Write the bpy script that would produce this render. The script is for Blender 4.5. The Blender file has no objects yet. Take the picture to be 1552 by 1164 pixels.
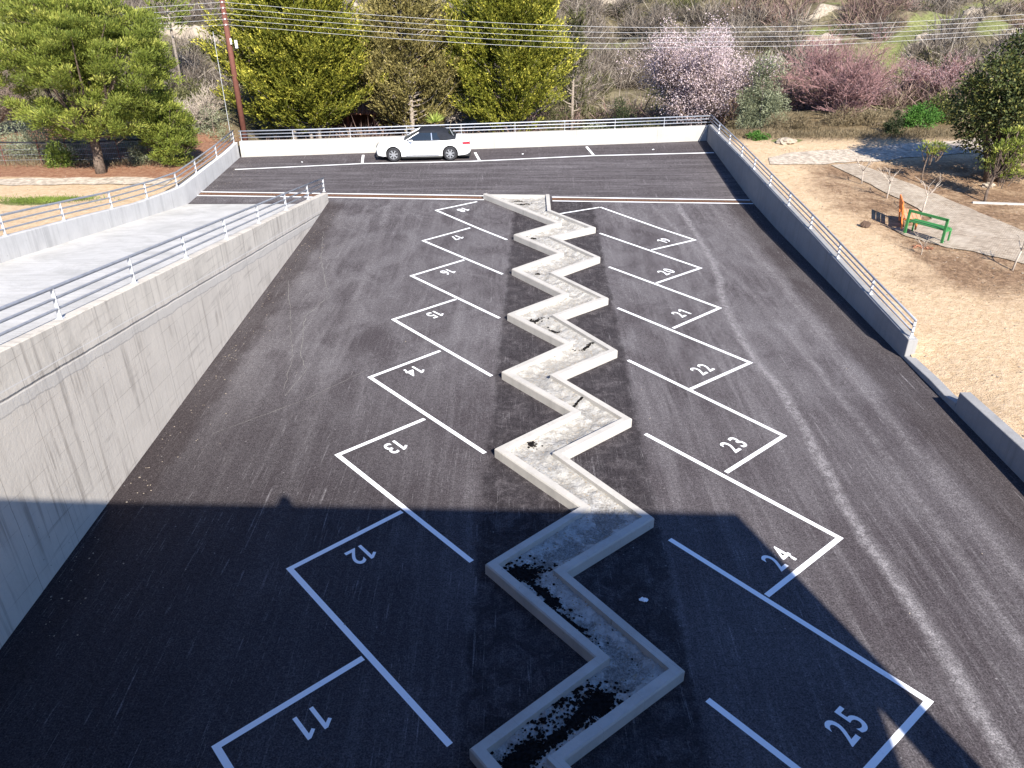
import bpy, bmesh, math, random
import numpy as np
from mathutils import Vector, Matrix
rng = np.random.default_rng(7); random.seed(7)
S = bpy.context.scene
C = S.collection

# ---------------------------------------------------------------- camera
cam = bpy.data.cameras.new('camera'); co = bpy.data.objects.new('camera', cam); C.objects.link(co)
cam.sensor_fit = 'HORIZONTAL'; cam.sensor_width = 36; cam.lens = 27.36
cam.clip_start = 0.05; cam.clip_end = 1000
co.location = (0, 0, 9.748); co.rotation_euler = (math.radians(61.258), 0, 0)
co.rotation_euler = (Matrix(((0.9999960804, 0.0027998407, 0.0), (-0.0013463413, 0.4808616474, -0.8767954513), (-0.0024548876, 0.8767920146, 0.4808635322)))).to_euler()
S.camera = co
# ---------------------------------------------------------------- light
w = bpy.data.worlds.new('World'); S.world = w; w.use_nodes = True
wn = w.node_tree; bg = wn.nodes['Background']
sky = wn.nodes.new('ShaderNodeTexSky'); sky.sky_type = 'NISHITA'; sky.sun_disc = False
SUN = Vector((0.45, -1.28, 1.0)).normalized()
sky.sun_elevation = math.asin(SUN.z); sky.sun_rotation = math.atan2(SUN.x, SUN.y)
sky.altitude = 300; sky.ozone_density = 6; sky.dust_density = 0.3; sky.air_density = 1.0
tint_ = wn.nodes.new('ShaderNodeMix'); tint_.data_type = 'RGBA'; tint_.blend_type = 'MULTIPLY'; tint_.inputs[0].default_value = 1; tint_.inputs[7].default_value = (.79, .94, 1.16, 1)
wn.links.new(sky.outputs[0], tint_.inputs[6]); wn.links.new(tint_.outputs[2], bg.inputs[0]); bg.inputs[1].default_value = 0.084
sd = bpy.data.lights.new('sun', 'SUN'); sd.energy = 5.0; sd.angle = math.radians(0.5); sd.color = (1, 0.94, 0.85)
so = bpy.data.objects.new('sun', sd); C.objects.link(so); so.location = (20, -40, 60)
so.rotation_euler = SUN.to_track_quat('Z', 'Y').to_euler()
S.view_settings.view_transform = 'Standard'; S.view_settings.look = 'None'
S.view_settings.exposure = 1.22; S.view_settings.gamma = 1

# ---------------------------------------------------------------- materials
class NT:
    def __init__(s, name, rough=0.9, spec=0.2):
        s.m = bpy.data.materials.new(name); s.m.use_nodes = True
        s.t = s.m.node_tree; s.b = s.t.nodes['Principled BSDF']
        s.b.inputs['Roughness'].default_value = rough
        s.b.inputs['Specular IOR Level'].default_value = spec
        s.tc = s.t.nodes.new('ShaderNodeNewGeometry').outputs['Position']
    def L(s, a, b): s.t.links.new(a, b)
    def map(s, sc, rot=(0, 0, 0)):
        n = s.t.nodes.new('ShaderNodeMapping'); n.inputs['Scale'].default_value = sc; n.inputs['Rotation'].default_value = rot
        s.L(s.tc, n.inputs[0]); return n.outputs[0]
    def noise(s, sc, det=4, ro=0.55, m=None, dist=0):
        n = s.t.nodes.new('ShaderNodeTexNoise'); n.inputs['Scale'].default_value = sc; n.inputs['Detail'].default_value = det
        n.inputs['Roughness'].default_value = ro; n.inputs['Distortion'].default_value = dist
        s.L(m if m is not None else s.tc, n.inputs['Vector']); return n.outputs['Fac']
    def ramp(s, f, a, b, lo=0.0, hi=1.0):
        n = s.t.nodes.new('ShaderNodeMapRange'); n.interpolation_type = 'SMOOTHSTEP'
        for k, v in zip((1, 2, 3, 4), (a, b, lo, hi)): n.inputs[k].default_value = v
        s.L(f, n.inputs[0]); return n.outputs[0]
    def math(s, op, a, b=0.0, c=None):
        n = s.t.nodes.new('ShaderNodeMath'); n.operation = op
        for i, v in enumerate((a, b, c)):
            if v is None: continue
            if isinstance(v, (int, float)): n.inputs[i].default_value = v
            else: s.L(v, n.inputs[i])
        return n.outputs[0]
    def mix(s, f, a, b, mode='MIX'):
        n = s.t.nodes.new('ShaderNodeMix'); n.data_type = 'RGBA'; n.blend_type = mode
        for sock, v in ((n.inputs[0], f), (n.inputs[6], a), (n.inputs[7], b)):
            if isinstance(v, (int, float)): sock.default_value = v
            elif isinstance(v, tuple): sock.default_value = (*v, 1)
            else: s.L(v, sock)
        return n.outputs[2]
    def xyz(s):
        n = s.t.nodes.new('ShaderNodeSeparateXYZ'); s.L(s.tc, n.inputs[0]); return n.outputs
    def curve(s, val, pts, lo, hi):
        """piecewise curve of val (range lo..hi) -> y, through pts [(val, out)] with out scaled to 0..1 inside"""
        n = s.t.nodes.new('ShaderNodeFloatCurve'); c = n.mapping.curves[0]
        pts = sorted(pts); o0 = min(p[1] for p in pts) - .1; o1 = max(p[1] for p in pts) + .1
        P = [((p[0] - lo) / (hi - lo), (p[1] - o0) / (o1 - o0)) for p in pts]
        c.points[0].location = P[0]; c.points[1].location = P[-1]
        for p in P[1:-1]: c.points.new(*p)
        n.mapping.update()
        v = s.math('DIVIDE', s.math('SUBTRACT', val, lo), hi - lo); s.L(v, n.inputs['Value'])
        return s.math('ADD', s.math('MULTIPLY', n.outputs[0], o1 - o0), o0)
    def col(s, c):
        if isinstance(c, tuple): s.b.inputs['Base Color'].default_value = (*c, 1)
        else: s.L(c, s.b.inputs['Base Color'])
    def bump(s, h, st=0.3, d=0.02):
        n = s.t.nodes.new('ShaderNodeBump'); n.inputs['Strength'].default_value = st; n.inputs['Distance'].default_value = d
        s.L(h, n.inputs['Height']); s.L(n.outputs[0], s.b.inputs['Normal'])

def simple(name, c, rough=0.6, spec=0.3, metal=0.0, var=0.12, sc=6):
    n = NT(name, rough, spec); n.b.inputs['Metallic'].default_value = metal
    f = n.noise(sc, 5); n.col(n.mix(n.ramp(f, .3, .7), tuple(x * (1 - var) for x in c), tuple(min(1, x * (1 + var)) for x in c)))
    return n.m

def m_asphalt():
    n = NT('asphalt', 1.0, 0.05); X, Y, Z = n.xyz()
    grain = n.noise(34, 3, .7); grain2 = n.noise(110, 2, .7)
    blot = n.noise(.35, 5, .6); streak = n.noise(1.0, 5, .65, n.map((2.6, .16, 1), (0, 0, .10)), .4)
    streak2 = n.noise(1.0, 4, .6, n.map((7, .3, 1), (0, 0, -.06)), .3)
    cloud = n.noise(1.7, 6, .7, None, .6)
    base = n.mix(n.ramp(blot, .32, .68), (0.055, 0.047, 0.050), (0.086, 0.077, 0.080))
    base = n.mix(n.math('MULTIPLY', n.ramp(streak, .46, .72), .62), base, (0.133, 0.122, 0.125))
    base = n.mix(n.math('MULTIPLY', n.ramp(streak2, .52, .78), .40), base, (0.151, 0.141, 0.142))
    base = n.mix(n.math('MULTIPLY', n.ramp(cloud, .55, .78), .30), base, (0.144, 0.133, 0.134))
    # pale dusty wheel track curving down the right lane, and a second one
    wob = n.math('MULTIPLY', n.math('SUBTRACT', n.noise(.8, 3), .5), .22)
    for pts, wd, amt in (([(5, 6.6), (8.5, 6.84), (10, 6.83), (12, 6.72), (14.4, 6.82), (16.8, 6.9), (19.3, 6.7), (22, 6.74), (26, 7.23), (30.6, 7.4), (36, 7.2)], .22, .9),
                         ([(5, 9.0), (12, 9.1), (19, 9.05), (24, 9.14), (29, 9.04), (36, 8.6)], .3, .35),
                         ([(5, 8.0), (12, 8.3), (19, 8.2), (24, 7.9), (29, 7.0), (36, 6.0)], .2, .35),
                         ([(5, -5.2), (12, -4.6), (16, -4.9), (22, -5.0), (29, -5.2), (36, -5.6)], .35, .3),
                         ([(5, -6.6), (12, -6.2), (16, -6.4), (22, -6.2), (29, -6.5), (36, -6.2)], .12, .25)):
        xc = n.math('ADD', n.curve(Y, pts, 0, 45), wob)
        d = n.math('ABSOLUTE', n.math('SUBTRACT', X, xc))
        k = n.math('MULTIPLY', n.ramp(d, 0, wd, 1, 0), n.ramp(n.noise(5, 5, .7), .36, .62, .25, 1))
        k = n.math('MULTIPLY', k, n.ramp(Y, 35.5, 34, 0, amt)) if False else n.math('MULTIPLY', k, n.math('MULTIPLY', n.ramp(Y, 34, 35, 1, 0), amt))
        base = n.mix(k, base, (0.223, 0.208, 0.209))
    nd = n.math('MULTIPLY', n.ramp(n.math('ADD', X, n.math('MULTIPLY', n.math('SUBTRACT', blot, .5), 4)), -6.5, 3.5, 1, 0), n.ramp(Y, 10, 22, 1, .2)); base = n.mix(n.math('MULTIPLY', nd, .85), base, (0.037, 0.032, 0.034))  # near left lane darkened: own tone plus building shade put into the colour
    du = n.math('MULTIPLY', n.ramp(Y, 12, 22), n.ramp(n.noise(.9, 6, .7, n.map((1, .5, 1)), .8), .35, .65, .05, .42)); base = n.mix(du, base, (.185, .175, .178))
    # newer, darker patch of asphalt each side of the planter and along the walls
    xc = n.math('ADD', n.math('MULTIPLY', Y, .034), .72)
    e = n.math('ADD', n.math('ABSOLUTE', n.math('SUBTRACT', X, xc)), n.math('MULTIPLY', n.math('SUBTRACT', n.noise(1.3, 6, .7), .5), .5))
    dk = n.math('MULTIPLY', n.ramp(e, 1.65, 1.85, 1, 0), n.ramp(Y, 34.8, 35.4, 1, 0))
    dirt = n.mix(n.ramp(n.noise(2.6, 7, .75, None, .8), .42, .72), (0.021, 0.018, 0.020), (0.082, 0.072, 0.074))
    base = n.mix(n.math('MULTIPLY', dk, .78), base, dirt)
    wl = n.math('ADD', X, n.math('MULTIPLY', n.math('SUBTRACT', n.noise(.9, 5, .7), .5), .6))
    dkw = n.math('MULTIPLY', n.math('MAXIMUM', n.ramp(wl, -7.65, -7.3, 1, 0), n.ramp(wl, 9.3, 9.7, 0, 1)), n.ramp(Y, 34.3, 35, 1, 0))
    base = n.mix(n.math('MULTIPLY', dkw, .55), base, (0.033, 0.026, 0.026))
    # upper deck: streaks run across
    st3 = n.noise(1.0, 6, .65, n.map((.25, 3.0, 1), (0, 0, .05)), .5)
    up = n.mix(n.ramp(st3, .4, .7), (0.062, 0.055, 0.057), (0.122, 0.111, 0.115))
    farst = n.ramp(Y, 40.9, 41.3); up = n.mix(n.math('MULTIPLY', farst, .5), up, (0.054, 0.044, 0.045))
    base = n.mix(n.math('MULTIPLY', n.ramp(Y, 35.0, 35.4), .85), base, up)
    # thin scuffs
    for a, sx, sy in ((.5, 11, .22), (-.7, 9, .22), (.12, 14, .22), (-.35, 16, .5), (1.0, 13, .6), (-1.2, 12, .7), (.25, 24, .5)):
        sc = n.noise(1.0, 3, .6, n.map((sx, sy, 1), (0, 0, a)), 1.6)
        base = n.mix(n.math('MULTIPLY', n.math('MULTIPLY', n.ramp(sc, .62, .76), n.ramp(n.noise(1.1, 4, .7, n.map((1, 1, 1), (0, 0, a))), .45, .62)), .5), base, (0.237, 0.223, 0.224))
    # pale dust specks
    vor = n.t.nodes.new('ShaderNodeTexVoronoi'); vor.inputs['Scale'].default_value = 2.4; n.L(n.tc, vor.inputs['Vector'])
    base = n.mix(n.ramp(vor.outputs['Distance'], .02, .05, .6, 0), base, (0.258, 0.244, 0.239))
    g = n.math('MULTIPLY', n.math('MULTIPLY', n.ramp(grain, .3, .7, .5, 1.5), n.ramp(grain2, .3, .7, .65, 1.4)), n.ramp(n.noise(11, 3, .7), .3, .7, .8, 1.2))
    cg = n.t.nodes.new('ShaderNodeCombineColor')
    for i in range(3): n.L(g, cg.inputs[i])
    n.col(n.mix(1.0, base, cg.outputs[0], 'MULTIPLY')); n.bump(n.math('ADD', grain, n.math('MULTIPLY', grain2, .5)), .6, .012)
    return n.m

def m_concrete(name, c, streak=0.5, form=False, stain=0.35, seam=0.0):
    n = NT(name, .88, .25); X, Y, Z = n.xyz()
    a = n.noise(1.3, 6, .65); b = n.noise(14, 5, .7)
    st = n.noise(1.0, 5, .7, n.map((2.2, 2.2, .16)), .3)
    fine = n.noise(1.0, 4, .7, n.map((9, 9, .35)), .2)
    dk = tuple(x * .62 for x in c); wm = (c[0] * .95, c[1] * .88, c[2] * .78)
    base = n.mix(n.math('MULTIPLY', n.ramp(a, .35, .72), stain), c, dk)
    base = n.mix(n.math('MULTIPLY', n.ramp(st, .50, .70), streak), base, dk)
    base = n.mix(n.math('MULTIPLY', n.ramp(fine, .52, .75), streak * .6), base, tuple(x * .55 for x in c))
    base = n.mix(n.math('MULTIPLY', n.ramp(b, .55, .75), .25), base, tuple(min(.9, x * 1.25) for x in c))
    h = n.math('ADD', b, st)
    if form:   # shuttering-board joints following the slope of the ramp, an old joint line and warm lower half
        zz = n.math('ADD', Z, n.math('MULTIPLY', n.math('SUBTRACT', Y, 34.0), .155))      # height relative to the ramp deck
        wb = n.math('MULTIPLY', n.math('SUBTRACT', n.noise(1.6, 6, .7), .5), .18)
        base = n.mix(n.math('MULTIPLY', n.ramp(zz, -.35, -.0, 1, 0), .5), base, (.52, .47, .41))
        fr = n.math('FRACT', n.math('MULTIPLY', n.math('ADD', n.math('MULTIPLY', Z, 1.0), n.math('MULTIPLY', Y, .07)), 1.9)); base = n.mix(n.math('MULTIPLY', n.ramp(fr, .0, .03, 1, 0), n.ramp(n.noise(1.3, 4), .4, .6, .2, .85)), base, (.25, .22, .19))
        fy = n.math('FRACT', n.math('MULTIPLY', n.math('ADD', Y, n.math('MULTIPLY', wb, .3)), .78)); base = n.mix(n.ramp(fy, 0, .022, .75, 0), base, (.24, .21, .18))
        fz = n.math('FRACT', n.math('MULTIPLY', Y, 2.9)); base = n.mix(n.math('MULTIPLY', n.ramp(fz, 0, .06, .55, 0), n.ramp(n.noise(.9, 3), .45, .6)), base, (.22, .19, .17))
        drip = n.noise(1.0, 4, .6, n.map((1, 5.5, .22)), .3); base = n.mix(n.math('MULTIPLY', n.ramp(drip, .52, .66), n.ramp(n.noise(.7, 3), .42, .6, 0, .6)), base, (.24, .21, .18))
        diag = n.noise(1.0, 3, .6, n.map((1, .5, 7), (.55, 0, 0)), .5); base = n.mix(n.math('MULTIPLY', n.ramp(diag, .55, .7), n.ramp(n.noise(.9, 3), .45, .6, 0, .45)), base, (.27, .24, .21))
        z2 = n.math('ABSOLUTE', n.math('ADD', n.math('ADD', zz, .36), wb)); base = n.mix(n.ramp(z2, .0, .022, .65, 0), base, (.13, .11, .10))
        z3 = n.math('ABSOLUTE', n.math('ADD', n.math('ADD', zz, .12), n.math('MULTIPLY', wb, .35))); base = n.mix(n.ramp(z3, .0, .02, .6, 0), base, (.12, .10, .09))
        band = n.math('MULTIPLY', n.ramp(n.math('ADD', zz, wb), -.38, -.36, 0, 1), n.ramp(n.math('ADD', zz, n.math('MULTIPLY', wb, .35)), -.13, -.11, 1, 0))
        base = n.mix(n.math('MULTIPLY', band, .45), base, (.47, .45, .42))
        z4 = n.math('ABSOLUTE', n.math('SUBTRACT', zz, .03)); base = n.mix(n.ramp(z4, .0, .018, .8, 0), base, (.62, .60, .57))
        h = n.math('SUBTRACT', h, n.math('MULTIPLY', n.ramp(z3, 0, .04, 1, 0), 3))
    if seam:
        fs = n.math('FRACT', n.math('MULTIPLY', n.math('ADD', X, n.math('MULTIPLY', Y, .9)), seam)); base = n.mix(n.ramp(fs, 0, .006, .7, 0), base, tuple(x * .4 for x in c))
    vor = n.t.nodes.new('ShaderNodeTexVoronoi'); vor.inputs['Scale'].default_value = 3.2; n.L(n.tc, vor.inputs['Vector'])
    base = n.mix(n.ramp(vor.outputs['Distance'], .03, .05, .7, 0), base, (.12, .11, .10))
    n.col(base); n.bump(h, .5, .012); return n.m

def m_ground():
    n = NT('dry_earth', 1.0, .05); X, Y, Z = n.xyz()
    a = n.noise(.32, 6, .65); b = n.noise(5, 6, .75); c = n.noise(22, 4, .75); d = n.noise(.9, 5, .7, None, .5)
    sand = n.mix(n.ramp(b, .3, .7), (.47, .335, .20), (.64, .48, .32)); sand = n.mix(n.ramp(n.noise(1.4, 6, .75, None, .7), .52, .74, 0, .45), sand, (.34, .22, .13))
    earth = n.mix(n.ramp(b, .32, .68), (.13, .08, .05), (.32, .21, .13))
    # dry leaf litter and brown soil round the saplings and the path, pale marl elsewhere
    dx = n.math('ADD', X, n.math('MULTIPLY', n.math('SUBTRACT', a, .5), 6))
    right = n.math('MULTIPLY', n.math('MULTIPLY', n.ramp(dx, 12.6, 14.6), n.ramp(Y, 21, 24)), n.ramp(Y, 38.5, 36.5))
    k = n.math('MULTIPLY', right, n.ramp(n.noise(.55, 6, .7, None, .6), .30, .54, .35, 1))
    base = n.mix(k, sand, earth)
    far = n.ramp(Y, 40.5, 43); base = n.mix(far, base, n.mix(n.ramp(d, .35, .65), (.13, .095, .055), (.24, .18, .10)))
    lf = n.math('MULTIPLY', n.ramp(X, -14.8, -15.2), n.ramp(n.math('ADD', Y, n.math('MULTIPLY', n.math('SUBTRACT', a, .5), 1.2)), 35.7, 36.2)); base = n.mix(lf, base, n.mix(n.ramp(b, .3, .7), (.22, .10, .06), (.36, .21, .13)))
    at = n.t.nodes.new('ShaderNodeAttribute'); at.attribute_name = 'cover'
    sp = n.t.nodes.new('ShaderNodeSeparateColor'); n.L(at.outputs['Color'], sp.inputs[0])
    edge = n.math('MULTIPLY', n.math('SUBTRACT', n.noise(1.6, 5, .7), .5), .8)
    gk = n.ramp(n.math('ADD', sp.outputs[0], edge), .35, .6); rk = n.ramp(n.math('ADD', sp.outputs[1], edge), .40, .6)
    hillc = n.mix(n.ramp(d, .35, .65), (.085, .072, .042), (.21, .18, .11)); hk = sp.outputs[2]
    base = n.mix(hk, base, hillc)
    grass = n.mix(n.ramp(b, .3, .7), (.10, .115, .04), (.235, .24, .10)); base = n.mix(gk, base, grass)
    rock = n.mix(n.ramp(b, .35, .65), (.28, .23, .17), (.48, .42, .33)); base = n.mix(rk, base, rock)
    vor = n.t.nodes.new('ShaderNodeTexVoronoi'); vor.inputs['Scale'].default_value = 5; n.L(n.tc, vor.inputs['Vector'])
    base = n.mix(n.math('MULTIPLY', n.ramp(vor.outputs['Distance'], .08, .14, .8, 0), n.ramp(a, .4, .6)), base, (.55, .46, .36))
    dk = n.ramp(c, .60, .74, 0, .65); base = n.mix(dk, base, (.12, .07, .04))
    n.col(base); n.bump(n.math('ADD', n.math('MULTIPLY', b, 2), c), .8, .06); return n.m

def m_leaf(name, a, b, tip=None, tr=0.25, clump=0.9):
    n = NT(name, .6, .25)
    r = n.t.nodes.new('ShaderNodeNewGeometry').outputs['Random Per Island']
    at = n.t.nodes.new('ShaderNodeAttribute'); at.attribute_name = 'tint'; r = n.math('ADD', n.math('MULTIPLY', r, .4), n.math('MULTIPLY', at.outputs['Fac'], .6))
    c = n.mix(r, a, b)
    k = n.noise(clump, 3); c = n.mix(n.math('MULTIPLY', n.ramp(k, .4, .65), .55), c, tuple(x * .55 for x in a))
    if tip: c = n.mix(n.math('MULTIPLY', n.ramp(r, .58, .88), .85), c, tip)
    n.col(c)
    t = n.t.nodes.new('ShaderNodeBsdfTranslucent'); n.L(c, t.inputs[0])
    ms = n.t.nodes.new('ShaderNodeMixShader'); ms.inputs[0].default_value = tr
    n.L(n.b.outputs[0], ms.inputs[1]); n.L(t.outputs[0], ms.inputs[2])
    n.L(ms.outputs[0], n.t.nodes['Material Output'].inputs[0]); return n.m

def m_paint():
    n = NT('road_paint', .6, .3); f = n.noise(9, 6, .8); g = n.noise(60, 3, .7)
    c = n.mix(n.ramp(f, .56, .74, 0, .45), (.86, .86, .85), (.38, .37, .36)); c = n.mix(n.ramp(g, .62, .75, 0, .35), c, (.25, .24, .23)); n.col(c); n.bump(g, .3, .004); return n.m
def m_pave(name, a, b, sx, sy, rot=0):
    n = NT(name, .95, .15); br = n.t.nodes.new('ShaderNodeTexBrick'); n.L(n.map((sx, sy, 1), (0, 0, rot)), br.inputs['Vector'])
    br.inputs['Color1'].default_value = (*a, 1); br.inputs['Color2'].default_value = (*b, 1); br.inputs['Mortar'].default_value = (*[x * .45 for x in a], 1)
    br.inputs['Scale'].default_value = 1; br.inputs['Mortar Size'].default_value = .035
    f = n.noise(.8, 6, .7, None, .5); c = n.mix(n.ramp(f, .46, .7, 0, .4), br.outputs[0], (.50, .44, .36)); g = n.noise(30, 4, .7)
    c = n.mix(n.ramp(g, .55, .75, 0, .35), c, (.18, .15, .12)); n.col(c); n.bump(n.math('ADD', g, br.outputs['Fac']), .3, .01); return n.m
def m_ramp():
    n = NT('ramp_concrete', .9, .2); X, Y, Z = n.xyz()
    f = n.noise(.6, 6, .7, None, .6); g = n.noise(18, 5, .75); wv = n.noise(1.0, 4, .7, n.map((1.2, 9, 1), (0, 0, .15)), .6)
    c = n.mix(n.ramp(f, .35, .7), (.545, .53, .50), (.40, .39, .365)); c = n.mix(n.ramp(wv, .55, .72, 0, .5), c, (.36, .34, .31)); c = n.mix(n.ramp(g, .6, .75, 0, .35), c, (.30, .28, .26))
    fr = n.math('FRACT', n.math('MULTIPLY', Y, 3.2)); c = n.mix(n.ramp(fr, 0, .16, .5, 0), c, (.34, .325, .30)); c = n.mix(n.ramp(n.noise(2.2, 6, .8, None, .8), .52, .70, 0, .5), c, (.36, .345, .315))
    n.col(c); n.bump(n.math('ADD', g, wv), .5, .02); return n.m
def m_gravel():
    n = NT('planter_fill', 1.0, .05)
    a = n.noise(1.1, 6, .7, None, .6); g = n.noise(26, 5, .8); h = n.noise(6, 5, .75); farf = n.ramp(n.xyz()[1], 11.5, 14)
    c = n.mix(n.ramp(g, .35, .65), (.14, .13, .12), (.42, .40, .37)); c = n.mix(n.ramp(h, .54, .66, 0, .6), c, (.60, .58, .54)); c = n.mix(n.ramp(a, .52, .62, 0, .5), c, (.15, .135, .12))
    c = n.mix(n.ramp(n.noise(3.3, 5, .7), .62, .68, 0, .4), c, (.40, .30, .16)); X, Y, Z = n.xyz()
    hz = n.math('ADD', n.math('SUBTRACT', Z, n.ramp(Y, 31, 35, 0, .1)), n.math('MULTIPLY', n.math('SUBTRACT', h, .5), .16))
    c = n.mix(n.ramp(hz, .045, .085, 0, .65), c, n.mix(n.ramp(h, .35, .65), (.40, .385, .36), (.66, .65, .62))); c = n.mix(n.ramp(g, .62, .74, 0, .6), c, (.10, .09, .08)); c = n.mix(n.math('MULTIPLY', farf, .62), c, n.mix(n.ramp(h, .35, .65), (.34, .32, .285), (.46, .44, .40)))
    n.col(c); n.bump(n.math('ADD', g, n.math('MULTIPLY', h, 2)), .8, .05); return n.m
def m_tile():
    n = NT('terracotta', .85, .2); f = n.noise(5, 5, .7); X, Y, Z = n.xyz()
    c = n.mix(n.ramp(f, .3, .7), (.25, .10, .055), (.45, .23, .14)); s1 = n.math('FRACT', n.math('MULTIPLY', X, 4.2)); c = n.mix(n.ramp(s1, 0, .35, .7, 0), c, (.10, .04, .025))
    n.col(c); return n.m
M = dict(
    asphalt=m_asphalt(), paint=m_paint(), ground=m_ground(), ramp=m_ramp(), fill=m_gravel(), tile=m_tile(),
    wall_r=m_concrete('wall_concrete_grey', (.28, .275, .27), .45, seam=.22), wall_f=m_concrete('wall_concrete_pale', (.40, .385, .355), .25, stain=.35, seam=.21),
    wall_l=m_concrete('wall_concrete_shuttered', (.60, .55, .475), .55, True, .45), wall_o=m_concrete('wall_concrete_streaked', (.55, .54, .52), .65, stain=.3),
    kerb=m_concrete('kerb_concrete', (.45, .425, .385), .3, stain=.45, seam=.9), stone=m_concrete('pale_rock', (.34, .285, .22), .3, stain=.6),
    steel=simple('galvanised_rail', (.31, .33, .37), .42, .4, .35), steel_post=simple('galvanised_post', (.55, .56, .58), .45, .4, .3),
    rust=simple('red_brown_pole', (.13, .05, .035), .8), wire=simple('wire_metal', (.42, .42, .43), .6, .3, 0), hose=simple('black_hose', (.02, .02, .025), .5),
    path=m_pave('cobble_path', (.46, .385, .30), (.24, .19, .14), 3.2, 4.6, .5), road=simple('worn_road', (.40, .34, .27), .95, .1, 0, .35, 5),
    green=simple('green_paint', (.045, .20, .06), .45), orange=simple('orange_paint', (.70, .20, .05), .6), salmon=simple('faded_orange_paint', (.62, .30, .17), .7),
    bark=simple('bark_brown', (.12, .09, .07), .95, .1, 0, .4, 12), bark_grey=simple('bark_grey', (.27, .23, .19), .95, .1, 0, .35, 12), twig=simple('twig_grey_brown', (.22, .17, .135), .95, .1, 0, .3, 4),
    twig_pale=simple('twig_pale', (.40, .34, .28), .95, .1, 0, .25, 4), twig_red=simple('twig_reddish', (.28, .165, .16), .95, .1, 0, .35, 2), twig_dark=simple('twig_dark', (.09, .06, .045), .95, .1),
    soil=simple('black_soil', (.012, .011, .011), 1, .02, 0, .5, 20), grate=simple('rusty_grate', (.16, .085, .05), .8, .3, .2, .4, 20), black=simple('black_metal', (.02, .02, .02), .6),
    carpaint=simple('white_car_paint', (.80, .80, .80), .18, .5, 0, .01), glass=simple('dark_glass', (.015, .02, .025), .06, .6, 0, .05), canvas=simple('black_soft_top', (.018, .02, .026), .85, .15),
    rubber=simple('tyre_rubber', (.025, .025, .028), .85), alloy=simple('alloy_wheel', (.30, .31, .33), .35, .5, .3), taillamp=simple('red_lamp', (.45, .02, .03), .2, .5), headlamp=simple('clear_lamp', (.45, .47, .5), .1, .6),
    chrome=simple('chrome_trim', (.6, .6, .6), .2, .5, .8), plastic=simple('black_plastic', (.02, .02, .02), .6), darkwall=simple('dark_porch_wall', (.10, .045, .035), .9), postred=simple('red_timber', (.20, .07, .045), .85),
    plaster=simple('cream_plaster', (.45, .38, .30), .9), white=simple('white_plastic', (.75, .75, .75), .6), bwall=simple('building_render', (.55, .5, .44), .9), weeds=simple('dry_weed', (.33, .23, .11), 1, .05, 0, .4, 3),
    pine=m_leaf('pine_needles', (.11, .15, .025), (.30, .33, .055), (.43, .43, .10)), thuja=m_leaf('golden_cypress', (.06, .09, .012), (.42, .39, .05), (.76, .67, .11)),
    thin=m_leaf('sparse_cypress', (.15, .13, .045), (.42, .35, .12), (.58, .48, .19)), darkleaf=m_leaf('dark_cypress', (.03, .045, .018), (.07, .085, .035)),
    blossom=m_leaf('almond_blossom', (.58, .45, .46), (.84, .72, .72), None, .4, 3), pink=m_leaf('pink_blossom', (.42, .29, .29), (.62, .48, .48), None, .3, 2),
    olive=m_leaf('olive_leaf', (.14, .16, .08), (.38, .40, .27)), carob=m_leaf('carob_leaf', (.022, .035, .012), (.10, .12, .03), (.24, .22, .06), .15, .7),
    bright=m_leaf('bright_green_leaf', (.045, .13, .02), (.13, .27, .05)), grass=m_leaf('grass_blade', (.09, .16, .02), (.28, .32, .07)), yucca=m_leaf('yucca_leaf', (.20, .28, .04), (.42, .46, .12)),
    scrubg=m_leaf('scrub_green', (.06, .065, .025), (.20, .19, .08)), drygrass=m_leaf('dry_grass_blade', (.10, .08, .045), (.27, .21, .125), None, .1), litter=m_leaf('dry_litter', (.20, .11, .05), (.45, .32, .19), None, .1))

# ---------------------------------------------------------------- object helpers
def tag(o, label=None, cat=None, group=None, kind=None):
    if label: o['label'] = label
    if cat: o['category'] = cat
    if group: o['group'] = group
    if kind: o['kind'] = kind
    return o
def thing(name, label, cat, loc=(0, 0, 0), rz=0, group=None):
    o = bpy.data.objects.new(name, None); C.objects.link(o); o.location = loc; o.rotation_euler = (0, 0, rz); o.empty_display_size = .2
    return tag(o, label, cat, group)
def link(name, me, mat, root=None, smooth=False, world=True):
    me.materials.append(mat); o = bpy.data.objects.new(name, me); C.objects.link(o)
    if smooth: me.polygons.foreach_set('use_smooth', [True] * len(me.polygons))
    if root is not None:
        o.parent = root
        if world: # mesh was laid out in world coordinates and its root only carries a location
            top = root; off = Vector((0, 0, 0))
            while top is not None: off += top.location; top = top.parent
            me.transform(Matrix.Translation(-off))
    elif world:   # put the origin at the base of the mesh
        vs = np.empty(len(me.vertices) * 3); me.vertices.foreach_get('co', vs); vs = vs.reshape(-1, 3)
        c = Vector(((vs[:, 0].min() + vs[:, 0].max()) / 2, (vs[:, 1].min() + vs[:, 1].max()) / 2, vs[:, 2].min()))
        me.transform(Matrix.Translation(-c)); o.location = c
    return o
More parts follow.
